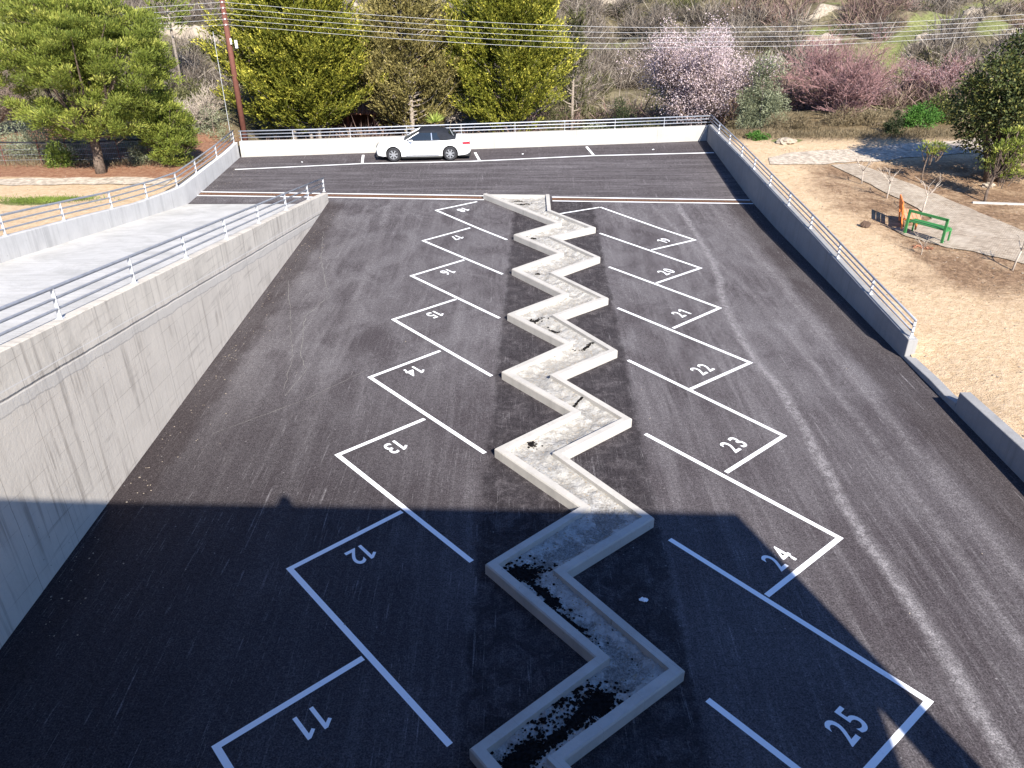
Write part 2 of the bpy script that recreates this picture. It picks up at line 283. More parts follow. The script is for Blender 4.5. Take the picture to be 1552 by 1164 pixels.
class MB:
    def __init__(s): s.v = []; s.f = []
    def add(s, vs, fs):
        b = len(s.v); s.v += [tuple(v) for v in vs]; s.f += [tuple(b + i for i in f) for f in fs]; return s
    def box(s, a, b):
        x0, y0, z0 = a; x1, y1, z1 = b
        return s.add([(x0, y0, z0), (x1, y0, z0), (x1, y1, z0), (x0, y1, z0), (x0, y0, z1), (x1, y0, z1), (x1, y1, z1), (x0, y1, z1)],
                     [(0, 3, 2, 1), (4, 5, 6, 7), (0, 1, 5, 4), (1, 2, 6, 5), (2, 3, 7, 6), (3, 0, 4, 7)])
    def beam(s, p, q, wd, ht, up=(0, 0, 1)):
        p = Vector(p); q = Vector(q); d = (q - p).normalized(); u = Vector(up); sd_ = d.cross(u).normalized(); u = sd_.cross(d)
        vs = [e + sd_ * a * wd / 2 + u * b * ht / 2 for e in (p, q) for a, b in ((-1, -1), (1, -1), (1, 1), (-1, 1))]
        return s.add(vs, [(0, 1, 2, 3), (7, 6, 5, 4), (0, 4, 5, 1), (1, 5, 6, 2), (2, 6, 7, 3), (3, 7, 4, 0)])
    def tube(s, pts, rs, n=8, cap=True):
        pts = [Vector(p) for p in pts]
        if isinstance(rs, (int, float)): rs = [rs] * len(pts)
        b = len(s.v); prev = None
        for i, p in enumerate(pts):
            d = (pts[min(i + 1, len(pts) - 1)] - pts[max(i - 1, 0)]).normalized()
            if prev is None: prev = d.orthogonal().normalized()
            u = (prev - d * prev.dot(d))
            u = u.normalized() if u.length > 1e-5 else d.orthogonal().normalized()
            prev = u; v = d.cross(u)
            for k in range(n):
                a = 2 * math.pi * k / n; s.v.append(tuple(p + (u * math.cos(a) + v * math.sin(a)) * rs[i]))
        for i in range(len(pts) - 1):
            for k in range(n):
                k2 = (k + 1) % n; s.f.append((b + i * n + k, b + i * n + k2, b + (i + 1) * n + k2, b + (i + 1) * n + k))
        if cap: s.f.append(tuple(b + k for k in reversed(range(n)))); s.f.append(tuple(b + (len(pts) - 1) * n + k for k in range(n)))
        return s
    def prism(s, poly, z0, z1):
        n = len(poly); zb = (lambda x, y: z0) if isinstance(z0, (int, float)) else z0; zt = (lambda x, y: z1) if isinstance(z1, (int, float)) else z1
        return s.add([(x, y, zb(x, y)) for x, y in poly] + [(x, y, zt(x, y)) for x, y in poly],
                     [tuple(range(n - 1, -1, -1)), tuple(range(n, 2 * n))] + [(i, (i + 1) % n, n + (i + 1) % n, n + i) for i in range(n)])
    def mesh(s, name='m'):
        me = bpy.data.meshes.new(name); me.from_pydata(s.v, [], s.f); me.update(); return me
    def build(s, name, mat, root=None, smooth=False, world=True): return link(name, s.mesh(name), mat, root, smooth, world)
def npmesh(name, V, F):
    """V (n,3), F (m,k)"""
    me = bpy.data.meshes.new(name); k = F.shape[1]
    me.vertices.add(len(V)); me.vertices.foreach_set('co', np.ascontiguousarray(V, dtype=np.float32).ravel())
    me.loops.add(F.size); me.loops.foreach_set('vertex_index', np.ascontiguousarray(F, dtype=np.int32).ravel())
    me.polygons.add(len(F)); me.polygons.foreach_set('loop_start', np.arange(0, F.size, k, dtype=np.int32))
    me.update(calc_edges=True); return me
def unit(a): return a / (np.linalg.norm(a, axis=-1, keepdims=True) + 1e-9)
def blades(P, D, L, W, taper=False):
    """rhombus leaves rooted at P along D"""
    n = len(P); D = unit(D); L = np.broadcast_to(L, n)[:, None]; W = np.broadcast_to(W, n)[:, None]
    sd_ = unit(np.cross(D, rng.normal(size=(n, 3))))
    m = P + D * L * (.22 if taper else .5)
    V = np.stack([P, m + sd_ * W / 2, P + D * L, m - sd_ * W / 2], 1).reshape(-1, 3)
    return V
def leafobj(name, V, mat, root=None, world=True, tint=None):
    F = np.arange(len(V)).reshape(-1, 4); me = npmesh(name, V, F)
    t = rng.random(len(F)) if tint is None else np.clip(tint, 0, 1)
    at = me.attributes.new('tint', 'FLOAT', 'POINT'); at.data.foreach_set('value', np.repeat(t, 4).astype(np.float32))
    return link(name, me, mat, root, False, world)
def sph(n): return unit(rng.normal(size=(n, 3)))

# ---------------------------------------------------------------- heights
def lotz(x, y):
    if y < 35: return .1 * min(1, max(0, (y - 31) / 4))
    return .1 + (y - 35) * (.042 + .035 * (x + 14.5) / 25.3)
def rampz(y): return .1 + .155 * (34.4 - y)
def sm(t): t = np.clip(t, 0, 1); return t * t * (3 - 2 * t)
def vnoise(x, y, s, seed=0):
    r = np.random.default_rng(seed); T = r.random((64, 64)); x = np.asarray(x, float) / s + 100; y = np.asarray(y, float) / s + 100
    i = np.floor(x).astype(int); j = np.floor(y).astype(int); fx = sm(x - i); fy = sm(y - j); i %= 64; j %= 64; i2 = (i + 1) % 64; j2 = (j + 1) % 64
    return (T[i, j] * (1 - fx) + T[i2, j] * fx) * (1 - fy) + (T[i, j2] * (1 - fx) + T[i2, j2] * fx) * fy - .5
def hgt(x, y):
    x = np.asarray(x, float); y = np.asarray(y, float)
    zr = .12 + .045 * (np.clip(y, 0, 44) - 14); zl = .9 + 0 * x
    wr = np.where(y < 44.9, (x > 0) * 1.0, sm((x - 11) / 5)); wl = np.where(y < 44.9, (x < 0) * 1.0, sm((-14.6 - x) / 3))
    b = -1.2 + (zr + 1.2) * wr + (zl + 1.2) * wl
    t = np.clip(y - 60, 0, None); tn = np.minimum(t / 12, 1)
    hill = .115 * t + .0011 * t * t + tn * (2.2 * vnoise(x, y, 17, 1) + 1.6 * vnoise(x, y, 7, 2) + .8 * vnoise(x, y, 3, 3))
    tz = (hill + .05 * x) / 2.0; st = (np.floor(tz) + sm((tz - np.floor(tz)) * 3 - 1)) * 2.0 - .05 * x      # old terraces
    hill = np.where(t > 0, hill * .55 + st * .45 * tn + hill * .45 * (1 - tn), hill)
    small = .12 * vnoise(x, y, 2.2, 4) * np.clip((np.abs(x + 2) - 13.5) / 3, 0, 1)
    small = small - .26 * np.exp(-((x - 11) / .9) ** 2) * sm((y - 15.9) / .6) * sm((19.6 - y) / .6)
    return b + hill + np.where(y > 46, .5 * vnoise(x, y, 3, 3), small)
def H(x, y): return float(hgt(x, y))

# ---------------------------------------------------------------- ground, asphalt, ramp
def grid(xs, ys, zf, skip=None):
    X, Y = np.meshgrid(xs, ys, indexing='ij'); Z = zf(X, Y); V = np.stack([X, Y, Z], -1).reshape(-1, 3); ny = len(ys); F = []
    for i in range(len(xs) - 1):
        for j in range(ny - 1):
            if skip and skip((xs[i] + xs[i + 1]) / 2, (ys[j] + ys[j + 1]) / 2): continue
            F.append((i * ny + j, (i + 1) * ny + j, (i + 1) * ny + j + 1, i * ny + j + 1))
    return V, np.array(F)
xs = np.unique(np.round(np.concatenate([np.arange(-300, -60, 12), np.arange(-60, -14.65, .6), [-14.66], np.arange(-14, 10.8, 1), [10.96], np.arange(11.3, 24, .35), np.arange(24, 70, .9), np.arange(70, 310, 12)]), 3))
ys = np.unique(np.round(np.concatenate([np.arange(-60, 5, 5), np.arange(5, 44.5, .5), [44.9], np.arange(45.5, 110, 1.0), np.arange(110, 420, 10)]), 3))
V, F = grid(xs, ys, hgt, lambda x, y: -14.66 < x < 10.96 and y < 44.9)
me = npmesh('ground', V, F)
def ell(x, y, cx, cy, a, b, r):
    c, s = math.cos(r), math.sin(r); u = (x - cx) * c + (y - cy) * s; v = -(x - cx) * s + (y - cy) * c; return np.exp(-((u / a) ** 2 + (v / b) ** 2))
x_, y_ = V[:, 0], V[:, 1]
gm = np.zeros(len(V)); rk = np.zeros(len(V))
GR = [(36.5, 75, 13, 1.7, .88), (31, 63.8, 2.6, 1.2, .2), (36, 89, 5, 2.0, .5), (43, 76, 4, 1.2, .9), (21, 86, 5, 2.6, .3), (50, 88, 8, 2.4, .7), (-19.5, 32.2, 2.0, .5, .25), (-22.5, 27, 1.5, .4, .2), (-45, 80, 6, 3, .3), (8, 84, 4, 2, 0), (14.3, 41.5, .9, .4, 0), (27, 76, 4, 1.5, .6)]
for g_ in GR: gm = np.maximum(gm, ell(x_, y_, *g_) * 1.3)
RK = [(25.2, 69.2, 1.7, 1.6, .2), (35.5, 71.8, 7, .55, .85), (44, 81, 5, .6, .85), (-14.5, 88, 3, 2, .2), (-7, 98, 4, 4, 0), (-30, 78, 4, 1.5, .2), (27, 81, 1.6, .5, .4), (60, 90, 6, 1, .9), (43, 72.5, 5, .6, .9), (12, 98, 3, 2, 0), (-26, 90, 4, 2.5, 0), (32, 84, 5, .7, .5)]
for g_ in RK: rk = np.maximum(rk, ell(x_, y_, *g_) * 1.3)
hk = sm((y_ - 46) / 4)
ca = me.color_attributes.new('cover', 'FLOAT_COLOR', 'POINT'); ca.data.foreach_set('color', np.stack([gm, rk, hk, np.ones_like(gm)], 1).astype(np.float32).ravel())
tag(link('ground', me, M['ground'], smooth=True, world=False), kind='structure')

def lotmesh(x0, x1, ys_, nx=8):
    xs_ = np.linspace(x0, x1, nx); X, Y = np.meshgrid(xs_, ys_, indexing='ij'); Z = np.vectorize(lotz)(X, Y); V = np.stack([X, Y, Z], -1).reshape(-1, 3); ny = len(ys_)
    return V, [(i * ny + j, (i + 1) * ny + j, (i + 1) * ny + j + 1, i * ny + j + 1) for i in range(nx - 1) for j in range(ny - 1)]
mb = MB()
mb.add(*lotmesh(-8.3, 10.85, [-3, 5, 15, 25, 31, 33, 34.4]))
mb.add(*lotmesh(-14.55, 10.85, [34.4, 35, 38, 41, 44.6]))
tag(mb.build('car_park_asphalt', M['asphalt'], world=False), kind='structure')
V, F = grid(np.array([-14.5, -12, -10, -8.45]), np.arange(2.4, 34.5, 2.0), lambda X, Y: .1 + .155 * (34.4 - Y))
tag(link('ramp', npmesh('ramp', V, F), M['ramp'], world=False), kind='structure')

def sheet(name, poly, mat, dz, zf=H, sub=.6):
    """ground-hugging sheet: polygon triangulated with grid points inside"""
    bm = bmesh.new(); vs = [bm.verts.new((x, y, 0)) for x, y in poly]; bm.faces.new(vs)
    x0, x1 = min(p[0] for p in poly), max(p[0] for p in poly); y0, y1 = min(p[1] for p in poly), max(p[1] for p in poly)
    k = math.ceil(x0 / sub)
    while k * sub < x1: bmesh.ops.bisect_plane(bm, geom=bm.verts[:] + bm.edges[:] + bm.faces[:], plane_co=(k * sub, 0, 0), plane_no=(1, 0, 0)); k += 1
    k = math.ceil(y0 / sub)
    while k * sub < y1: bmesh.ops.bisect_plane(bm, geom=bm.verts[:] + bm.edges[:] + bm.faces[:], plane_co=(0, k * sub, 0), plane_no=(0, 1, 0)); k += 1
    for v in bm.verts: v.co.z = zf(v.co.x, v.co.y) + dz
    me = bpy.data.meshes.new(name); bm.to_mesh(me); bm.free(); me.validate()
    return tag(link(name, me, mat, smooth=True, world=False), kind='structure')
def jag(poly, amp=.12, step=.5):
    out = []
    for i, p in enumerate(poly):
        q = poly[(i + 1) % len(poly)]; L = math.dist(p, q); n = max(1, int(L / step))
        for k in range(n): t = k / n; out.append((p[0] + (q[0] - p[0]) * t + random.uniform(-amp, amp), p[1] + (q[1] - p[1]) * t + random.uniform(-amp, amp)))
    return out
sheet('road', jag([(12.2, 37.1), (14.4, 37.0), (16.4, 37.5), (19.9, 38.4), (25.4, 39.5), (45, 44), (45, 47.5), (27.1, 42.3), (21.3, 41.1), (17.5, 40.0), (13.9, 39.2), (12.4, 38.2)]), M['road'], .03, sub=.5)
sheet('path', jag([(15.0, 36.9), (16.34, 37.19), (17.69, 33.3), (18.36, 30.7), (18.96, 27.93), (18.9, 24), (17.6, 24.6), (16.11, 26.1), (15.45, 26.45), (14.5, 27.6), (14.3, 28.45), (15.52, 28.9), (16.3, 29.54), (16.3, 30.71), (15.75, 32.86), (15.5, 35.0)], .05), M['path'], .035, sub=.5)
sheet('footpath', jag([(-60, 33.2), (-22.62, 34.5), (-19.27, 34.8), (-15.3, 34.6), (-15.3, 35.7), (-19.97, 36.05), (-23.37, 35.6), (-60, 35)]), M['road'], .03, sub=.6)

# ---------------------------------------------------------------- walls
def wall(name, label, pts, th, mat, cat='wall', group=None):
    """pts: (x, y, zbottom, ztop); thickness vector th=(dx,dy)"""
    mb = MB(); n = len(pts)
    for (x, y, zb, zt) in pts: mb.v += [(x, y, zb), (x, y, zt), (x + th[0], y + th[1], zt), (x + th[0], y + th[1], zb)]
    for i in range(n - 1):
        a, b = 4 * i, 4 * i + 4
        for k in range(4): mb.f.append((a + k, a + (k + 1) % 4, b + (k + 1) % 4, b + k))
    mb.f.append((0, 3, 2, 1)); e = 4 * (n - 1); mb.f.append((e, e + 1, e + 2, e + 3))
    o = mb.build(name, mat); me = o.data; bm = bmesh.new(); bm.from_mesh(me)
    bmesh.ops.recalc_face_normals(bm, faces=bm.faces); bm.to_mesh(me); bm.free()
    bv = o.modifiers.new('bevel', 'BEVEL'); bv.width = .012; bv.limit_method = 'ANGLE'; bv.segments = 1
    return tag(o, label, cat, group)
RT = [(44.35, 1.66), (42.9, 1.6), (37.7, 1.45), (32.6, 1.23), (27.2, 1.0), (21.8, .71), (19.13, .59)]
wall('concrete_wall', 'long concrete wall between the asphalt and the sandy park, topped by a rail', [(10.8, y, -.5, z) for y, z in RT], (.27, 0), M['wall_r'])
wall('concrete_wall', 'low sunken stretch of concrete wall below the end of the rail beside the sand', [(10.8, 19.13, -.5, .10), (10.8, 17.7, -.5, .15), (10.8, 16.9, -.5, .13), (10.8, 16.36, -.5, .22)], (.27, 0), M['wall_r'])
wall('concrete_wall', 'raised bare concrete wall without a rail at the lower right edge of the sand', [(10.8, 16.36, -.5, .52), (10.8, 13.7, -.5, .60), (10.8, 2, -.5, .95)], (.27, 0), M['wall_r'])
far = [(-14.42, 42.3, 1.23), (-10.37, 42.62, 1.26), (-2.66, 43.25, 1.38), (4.49, 43.76, 1.49), (10.8, 44.22, 1.62)]
wall('concrete_wall', 'sunlit pale concrete wall behind the white car at the far end of the car park', [(x, y, -.9, z) for x, y, z in far], (0, .25), M['wall_f'])
wall('retaining_wall', 'tall shuttered concrete retaining wall rising beside the left lane under the ramp rail', [(-8.25, 34.75, -.4, .50)] + [(-8.25, y, -.4, rampz(y) + .5 + (.0 if y < 33 else -.02)) for y in (30, 25, 20, 15, 11, 7, 3.0)], (-.27, 0), M['wall_l'])
OT = [(42.3, 1.2), (40.6, 1.07), (37.1, 1.0), (34.4, .94)]
wall('concrete_wall', 'outer concrete wall of the pale ramp along the sandy ground and footpath', [(-14.5, y, -.3, z) for y, z in OT] + [(-14.5, 33.5, -.3, 1.0), (-14.5, 30, -.3, 1.40), (-14.5, 26.2, -.3, 2.03), (-14.5, 21.35, -.3, 2.8), (-14.5, 10, -.3, 4.5)], (-.25, 0), M['wall_o'])

def railing(label, pts, posts, hts, bars=True, rt=.034):
    """pts: (x,y,z of wall top)"""
    p0 = pts[0]; root = thing('railing', label, 'railing', p0)
    P = [Vector(p) for p in pts]
    def at(s):
        i = min(int(s), len(P) - 2); return P[i].lerp(P[i + 1], s - i)
    for k, h in enumerate(hts):
        MB().tube([p + Vector((0, 0, h)) for p in P], rt if k == len(hts) - 1 else rt * .78, 10).build('rail_bar', M['steel'], root, True)
    for (x, y, z) in posts:
        d = (P[-1] - P[0]).normalized(); m = MB()
        m.beam((x, y, z - .01), (x, y, z + hts[-1] - .01), .07, .022, up=(d.x, d.y, 0))
        m.beam((x - .0, y, z), (x, y, z + .015), .14, .10, up=(d.x, d.y, 0))
        m.build('post', M['steel_post'], root)
    return root
def interp(tab, y):
    t = sorted(tab); return float(np.interp(y, [a for a, b in t], [b for a, b in t]))
railing('three bar railing on the wall along the sandy park, right of the asphalt', [(10.93, y, interp(RT, y)) for y in (44.35, 43, 40, 37.7, 35, 32.6, 30, 27.2, 24, 21.8, 19.25)],
        [(10.93, y, interp(RT, y)) for y in (42.3, 40, 37.6, 35.4, 32.9, 30.3, 27.7, 24.9, 22.1, 19.28)], (.17, .34, .51))
fz = [(x, z) for x, y, z in far]; fy = [(x, y) for x, y, z in far]
railing('long horizontal railing on the far wall behind the white car', [(x, interp(fy, x) + .12, interp(fz, x)) for x in (-14.4, -10.4, -6, -2.7, 1, 4.5, 10.93)],
        [(x, interp(fy, x) + .12, interp(fz, x)) for x in (-14.3, -11.6, -8.6, -5.6, -2.7, .2, 2.9, 5.65, 8.36)], (.17, .34, .50))
railing('sloping railing on the retaining wall between the ramp and the asphalt', [(-8.40, y, rampz(y) + .5) for y in (34.9, 28, 20, 12, 6, 3.2)], [(-8.40, y, rampz(y) + .5) for y in (34.75, 31.9, 28.6, 25.3, 22.2, 19.2, 16.3, 13.3, 10.3, 7.3)], (.2, .4, .60))
OZ = OT + [(30, 1.40), (26.2, 2.03), (21.35, 2.8), (10, 4.5)]
railing('sloping railing on the outer wall of the ramp beside the sandy ground', [(-14.62, y, interp(OZ, y)) for y in (42.3, 39, 36, 34.2, 31.5, 28, 24, 18, 11)], [(-14.62, y, interp(OZ, y)) for y in (42.1, 39.3, 36.4, 34.0, 31.0, 28.1, 24.9, 21.8, 18.7, 15.6)], (.2, .4, .60))

# drain channels
def strip(mb, p, q, wd, zf=lotz, dz=.006, step=1.0):
    dz += random.uniform(-.0012, .0012)
    p = Vector(p); q = Vector(q); L = (q - p).length; n = max(1, int(L / step)); d = (q - p) / L; s = Vector((-d.y, d.x)) * wd / 2
    rows = []
    for i in range(n + 1):
        c = p + d * L * i / n; rows.append([(*(c + s), zf(*(c + s)) + dz), (*(c - s), zf(*(c - s)) + dz)])
    mb.add([v for r in rows for v in r], [(2 * i, 2 * i + 1, 2 * i + 3, 2 * i + 2) for i in range(n)])
    return mb
def drain(label, A, B):
    root = thing('drain_channel', label, 'drain', (A[0], A[1], lotz(*A)))
    strip(MB(), (A[0], A[1] + .27), (B[0], B[1] + .27), .10).build('edge_line', M['paint'], root)
    strip(MB(), (A[0], A[1] - .27), (B[0], B[1] - .27), .10).build('edge_line', M['paint'], root)
    g_ = strip(MB(), A, B, .26, dz=.004); x = A[0] + .2
    while x < B[0] - .1:
        y = A[1] + (B[1] - A[1]) * (x - A[0]) / (B[0] - A[0]); z = lotz(x, y); g_.box((x - .015, y - .12, z - .01), (x + .015, y + .12, z + .022)); x += .16
    x = A[0] + .5
    while x < B[0] - .1:
        y = A[1] + (B[1] - A[1]) * (x - A[0]) / (B[0] - A[0]); z = lotz(x, y); g_.box((x - .05, y - .13, z), (x + .05, y + .13, z + .03)); x += 1.45
    g_.build('grate', M['grate'], root)
drain('drain channel with rusty grate between white lines, running from the left wall to the planter', (-14.5, 36.0), (-1.25, 35.26))
drain('drain channel with rusty grate between white lines, running from the planter to the right wall', (1.85, 35.05), (10.78, 34.55))

# ---------------------------------------------------------------- planter
KL = [(-1.9, 4.2), (-.62, 3.3)]
KL = [(1.15, 4.75), (-.60, 6.96), (1.27, 8.55), (-.49, 10.66), (1.32, 12.31), (-.39, 14.39), (1.41, 15.99), (-.27, 18.03), (1.49, 19.71), (-.14, 21.80), (1.62, 23.41), (0.00, 25.69), (1.70, 27.35), (.08, 29.53), (1.82, 31.06), (-1.28, 35.10)]
KR = [(2.50, 4.6), (.70, 6.78), (2.62, 8.28), (.96, 10.46), (2.75, 11.95), (1.11, 14.18), (2.82, 15.64), (1.22, 17.81), (2.92, 19.27), (1.43, 21.66), (3.08, 23.02), (1.53, 25.29), (3.21, 26.88), (1.68, 29.24), (3.38, 30.39), (1.69, 32.71), (1.72, 35.0)]
def offset(pl, d):
    out = []
    for i, p in enumerate(pl):
        p = Vector(p); a = (p - Vector(pl[i - 1])).normalized() if i > 0 else None; b = (Vector(pl[i + 1]) - p).normalized() if i < len(pl) - 1 else None
        if a is None: a = b
        if b is None: b = a
        na = Vector((a.y, -a.x)); nb = Vector((b.y, -b.x)); m = (na + nb).normalized(); out.append(p + m * d / max(.3, m.dot(na)))
    return out
root = thing('zigzag_planter', 'long zigzag planter with pale concrete kerbs and rubble fill between the numbered bays', 'planter', (1, 5, 0))
KH = .24
def kerb(pl, side):
    o = [Vector(p) for p in pl]; i0 = offset(pl, side * .17); mb = MB(); oo = offset(pl, side * .02)
    for a, b, c in zip(o, oo, i0):
        z = lotz(*a); mb.v += [(a.x, a.y, z - .05), (a.x, a.y, z + KH - .03), (b.x, b.y, z + KH), (c.x, c.y, z + KH), (c.x, c.y, z - .05)]
    for k in range(len(pl) - 1):
        for j in range(4): mb.f.append((5 * k + j, 5 * k + j + 1, 5 * k + j + 6, 5 * k + j + 5))
    e = 5 * (len(pl) - 1); mb.f.append((0, 1, 2, 3, 4)); mb.f.append((e, e + 4, e + 3, e + 2, e + 1))
    o_ = mb.build('kerb', M['kerb'], root); bm = bmesh.new(); bm.from_mesh(o_.data); bmesh.ops.recalc_face_normals(bm, faces=bm.faces); bm.to_mesh(o_.data); bm.free(); return i0
iL = kerb(KL, 1); iR = kerb(KR, -1)
strip_ = MB().beam((-1.1, 35.16, lotz(0, 35) + .05), (1.62, 35.02, lotz(0, 35) + .05), .16, .28).build('kerb', M['kerb'], root)
# fill: fine grid clipped by polygon, mounded
poly = [tuple(p) for p in iL] + [tuple(p) for p in reversed(iR)]
def inpoly(x, y, P):
    c = np.zeros(np.shape(x), bool); n = len(P)
    for i in range(n):
        x1, y1 = P[i]; x2, y2 = P[(i + 1) % n]
        c ^= ((y1 > y) != (y2 > y)) & (x < (x2 - x1) * (y - y1) / (y2 - y1 + 1e-12) + x1)
    return c
def segd(x, y, pl):
    d = np.full(np.shape(x), 9.)
    for (a, b) in zip(pl[:-1], pl[1:]):
        ax, ay = a; bx, by = b; t = np.clip(((x - ax) * (bx - ax) + (y - ay) * (by - ay)) / ((bx - ax) ** 2 + (by - ay) ** 2), 0, 1)
        d = np.minimum(d, np.hypot(x - ax - t * (bx - ax), y - ay - t * (by - ay)))
    return d
def fillz(X, Y):
    dl = segd(X, Y, [tuple(p) for p in iL]); dr = segd(X, Y, [tuple(p) for p in iR]); d = np.minimum(dl, dr)
    z = np.where(dl < dr, .10, .15) * np.exp(-d / .22) + .02 + .07 * vnoise(X, Y, .35, 8) + .07 * vnoise(X, Y, .13, 9) + .05 * vnoise(X, Y, 1.1, 10)
    return np.clip(z, .012, .15) + np.vectorize(lotz)(X, Y)
gx_ = np.arange(-1.4, 3.4, .07); gy_ = np.arange(4.6, 35.3, .07)
big = [tuple(p) for p in offset(KL, .08)] + [tuple(p) for p in reversed(offset(KR, -.08))]
X, Y = np.meshgrid((gx_[:-1] + gx_[1:]) / 2, (gy_[:-1] + gy_[1:]) / 2, indexing='ij'); ins = inpoly(X, Y, big)
XX, YY = np.meshgrid(gx_, gy_, indexing='ij'); ZZ = fillz(XX, YY); Vv = np.stack([XX, YY, ZZ], -1).reshape(-1, 3); ii, jj = np.nonzero(ins); ny = len(gy_)
Fv = np.stack([ii * ny + jj, (ii + 1) * ny + jj, (ii + 1) * ny + jj + 1, ii * ny + jj + 1], 1)
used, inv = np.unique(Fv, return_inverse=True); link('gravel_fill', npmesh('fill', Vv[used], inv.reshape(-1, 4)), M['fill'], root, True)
# rubble lumps and black soil heaps lying in it
def lumps(n, fx, smin, smax, zoff=0):
    t = MB(); ic = [(0, 0, 1), (.89, 0, .45), (.28, .85, .45), (-.72, .53, .45), (-.72, -.53, .45), (.28, -.85, .45), (0, 0, -1)]; fc = [(0, 1, 2), (0, 2, 3), (0, 3, 4), (0, 4, 5), (0, 5, 1), (6, 2, 1), (6, 3, 2), (6, 4, 3), (6, 5, 4), (6, 1, 5)]
    for _ in range(n):
        x, y, z = fx(); s = random.uniform(smin, smax) ** 1.0
        t.add([(x + a * s * random.uniform(.6, 1.3), y + b * s * random.uniform(.6, 1.3), z + zoff + c * s * random.uniform(.4, .8)) for a, b, c in ic], fc)
    return t
def infill():
    while True:
        y = random.uniform(5, 34.8); x = random.uniform(-1.1, 3.2)
        if inpoly(np.array(x), np.array(y), poly): return x, y, float(fillz(np.array([x]), np.array([y]))[0])
lumps(3800, infill, .006, .024).build('rubble', M['stone'], root)
def heap(cx, cy, a, b, r):
    def f():
        q_ = .38 if random.random() < .85 else .8; u, v = random.gauss(0, q_) * a, random.gauss(0, q_) * b; x = cx + u * math.cos(r) - v * math.sin(r); y = cy + u * math.sin(r) + v * math.cos(r)
        return x, y, float(fillz(np.array([x]), np.array([y]))[0])
    return f
sm_ = MB()
for cx, cy, a, b, r, n in [(1.25, 7.80, .32, .24, .7, 700), (.93, 7.52, .26, .13, .7, 300), (.6, 7.2, .34, .10, .75, 260), (.12, 6.92, .5, .22, .8, 800), (.16, 10.58, .38, .22, .3, 700), (.55, 10.05, .5, .12, -.9, 380), (.92, 9.45, .6, .07, -.85, 160), (.62, 7.9, .9, .5, .7, 120), (.45, 14.75, .10, .08, 0, 60), (1.6, 16.6, .7, .03, .9, 120),
                          (2.1, 19.75, .25, .05, .6, 90), (.7, 21.65, .22, .12, .3, 120), (1.25, 20.9, .25, .06, -.8, 60), (.9, 25.6, .10, .08, 0, 50), (.85, 29.55, .12, .08, 0, 50), (.3, 34.6, .2, .05, 0, 60), (.55, 34.1, .35, .12, .2, 90), (1.1, 18.1, .12, .07, 0, 50)]:
    def inside(f=heap(cx, cy, a, b, r)):
        for _ in range(60):
            p = f()
            if inpoly(np.array(p[0]), np.array(p[1]), poly): return p
        return (.9, 10.0, 0)
    l = lumps(int(n * 1.2), inside, .010, .042, .004); sm_.add(l.v, l.f)
sm_.build('black_soil', M['soil'], root)

# ---------------------------------------------------------------- bay markings
LO = {18: (-3.29, 33.45), 17: (-3.47, 29.48), 16: (-3.50, 25.64), 15: (-3.64, 21.91), 14: (-3.76, 18.16), 13: (-3.90, 14.49), 12: (-4.05, 10.80), 11: (-4.18, 7.16)}
LJ = {18: (-1.55, 34.69), 17: (-1.66, 31.15), 16: (-1.70, 27.30), 15: (-1.77, 23.55), 14: (-1.98, 19.77), 13: (-2.06, 16.07), 12: (-2.17, 12.50), 11: (-2.33, 8.78)}
LE = {18: (-.18, 29.57), 17: (-.32, 25.78), 16: (-.38, 21.99), 15: (-.54, 18.21), 14: (-.61, 14.55), 13: (-.75, 10.98), 12: (-.89, 7.18), 11: (-1.0, 3.5)}
RO = {19: (7.19, 29.48), 20: (6.74, 26.33), 21: (6.58, 22.73), 22: (6.52, 18.94), 23: (6.30, 15.23), 24: (6.25, 11.61), 25: (6.20, 7.89), 26: (6.12, 4.2)}
RJ = {19: (5.26, 28.28), 20: (4.88, 24.85), 21: (4.78, 21.17), 22: (4.54, 17.43), 23: (4.56, 13.74), 24: (4.37, 10.05), 25: (4.25, 6.3), 26: (4.1, 2.6)}
RE = {19: (3.92, 33.83), 20: (3.55, 30.36), 21: (3.49, 26.48), 22: (3.35, 22.75), 23: (3.20, 19.11), 24: (3.10, 15.33), 25: (3.00, 11.59), 26: (2.91, 7.93)}
NUM = {12: (-2.80, 11.20), 11: (-2.90, 7.58), 13: (-2.64, 14.83), 14: (-2.61, 18.53), 15: (-2.38, 22.30), 16: (-2.24, 26.03), 17: (-2.16, 29.87), 18: (-2.10, 33.52), 25: (4.82, 7.48), 24: (4.91, 11.04), 23: (5.05, 14.87), 22: (5.12, 18.56), 21: (5.28, 22.32), 20: (5.45, 25.97), 19: (5.95, 29.39)}
dg = bpy.context.evaluated_depsgraph_get()
def glyph(t):
    if t == '1':
        me = bpy.data.meshes.new('g'); me.from_pydata([(.02, -.235, 0), (.085, -.235, 0), (.085, .235, 0), (.03, .235, 0), (-.085, .135, 0), (-.05, .09, 0), (.02, .145, 0)], [], [(0, 1, 2, 6), (2, 3, 4, 5, 6)]); return me
    cu = bpy.data.curves.new('t', 'FONT'); cu.body = t; cu.size = .66; cu.offset = .008; cu.align_x = 'CENTER'; cu.resolution_u = 5
    o = bpy.data.objects.new('t', cu); C.objects.link(o); bpy.context.view_layer.update()
    me = bpy.data.meshes.new_from_object(o.evaluated_get(bpy.context.evaluated_depsgraph_get())); bpy.data.objects.remove(o); bpy.data.curves.remove(cu)
    ys = [v.co.y for v in me.vertices]; xs = [v.co.x for v in me.vertices]; k = .47 / (max(ys) - min(ys)); cx = (max(xs) + min(xs)) / 2
    for v in me.vertices: v.co.x = (v.co.x - cx) * .76; v.co.y = (v.co.y - min(ys)) * k - .235
    return me
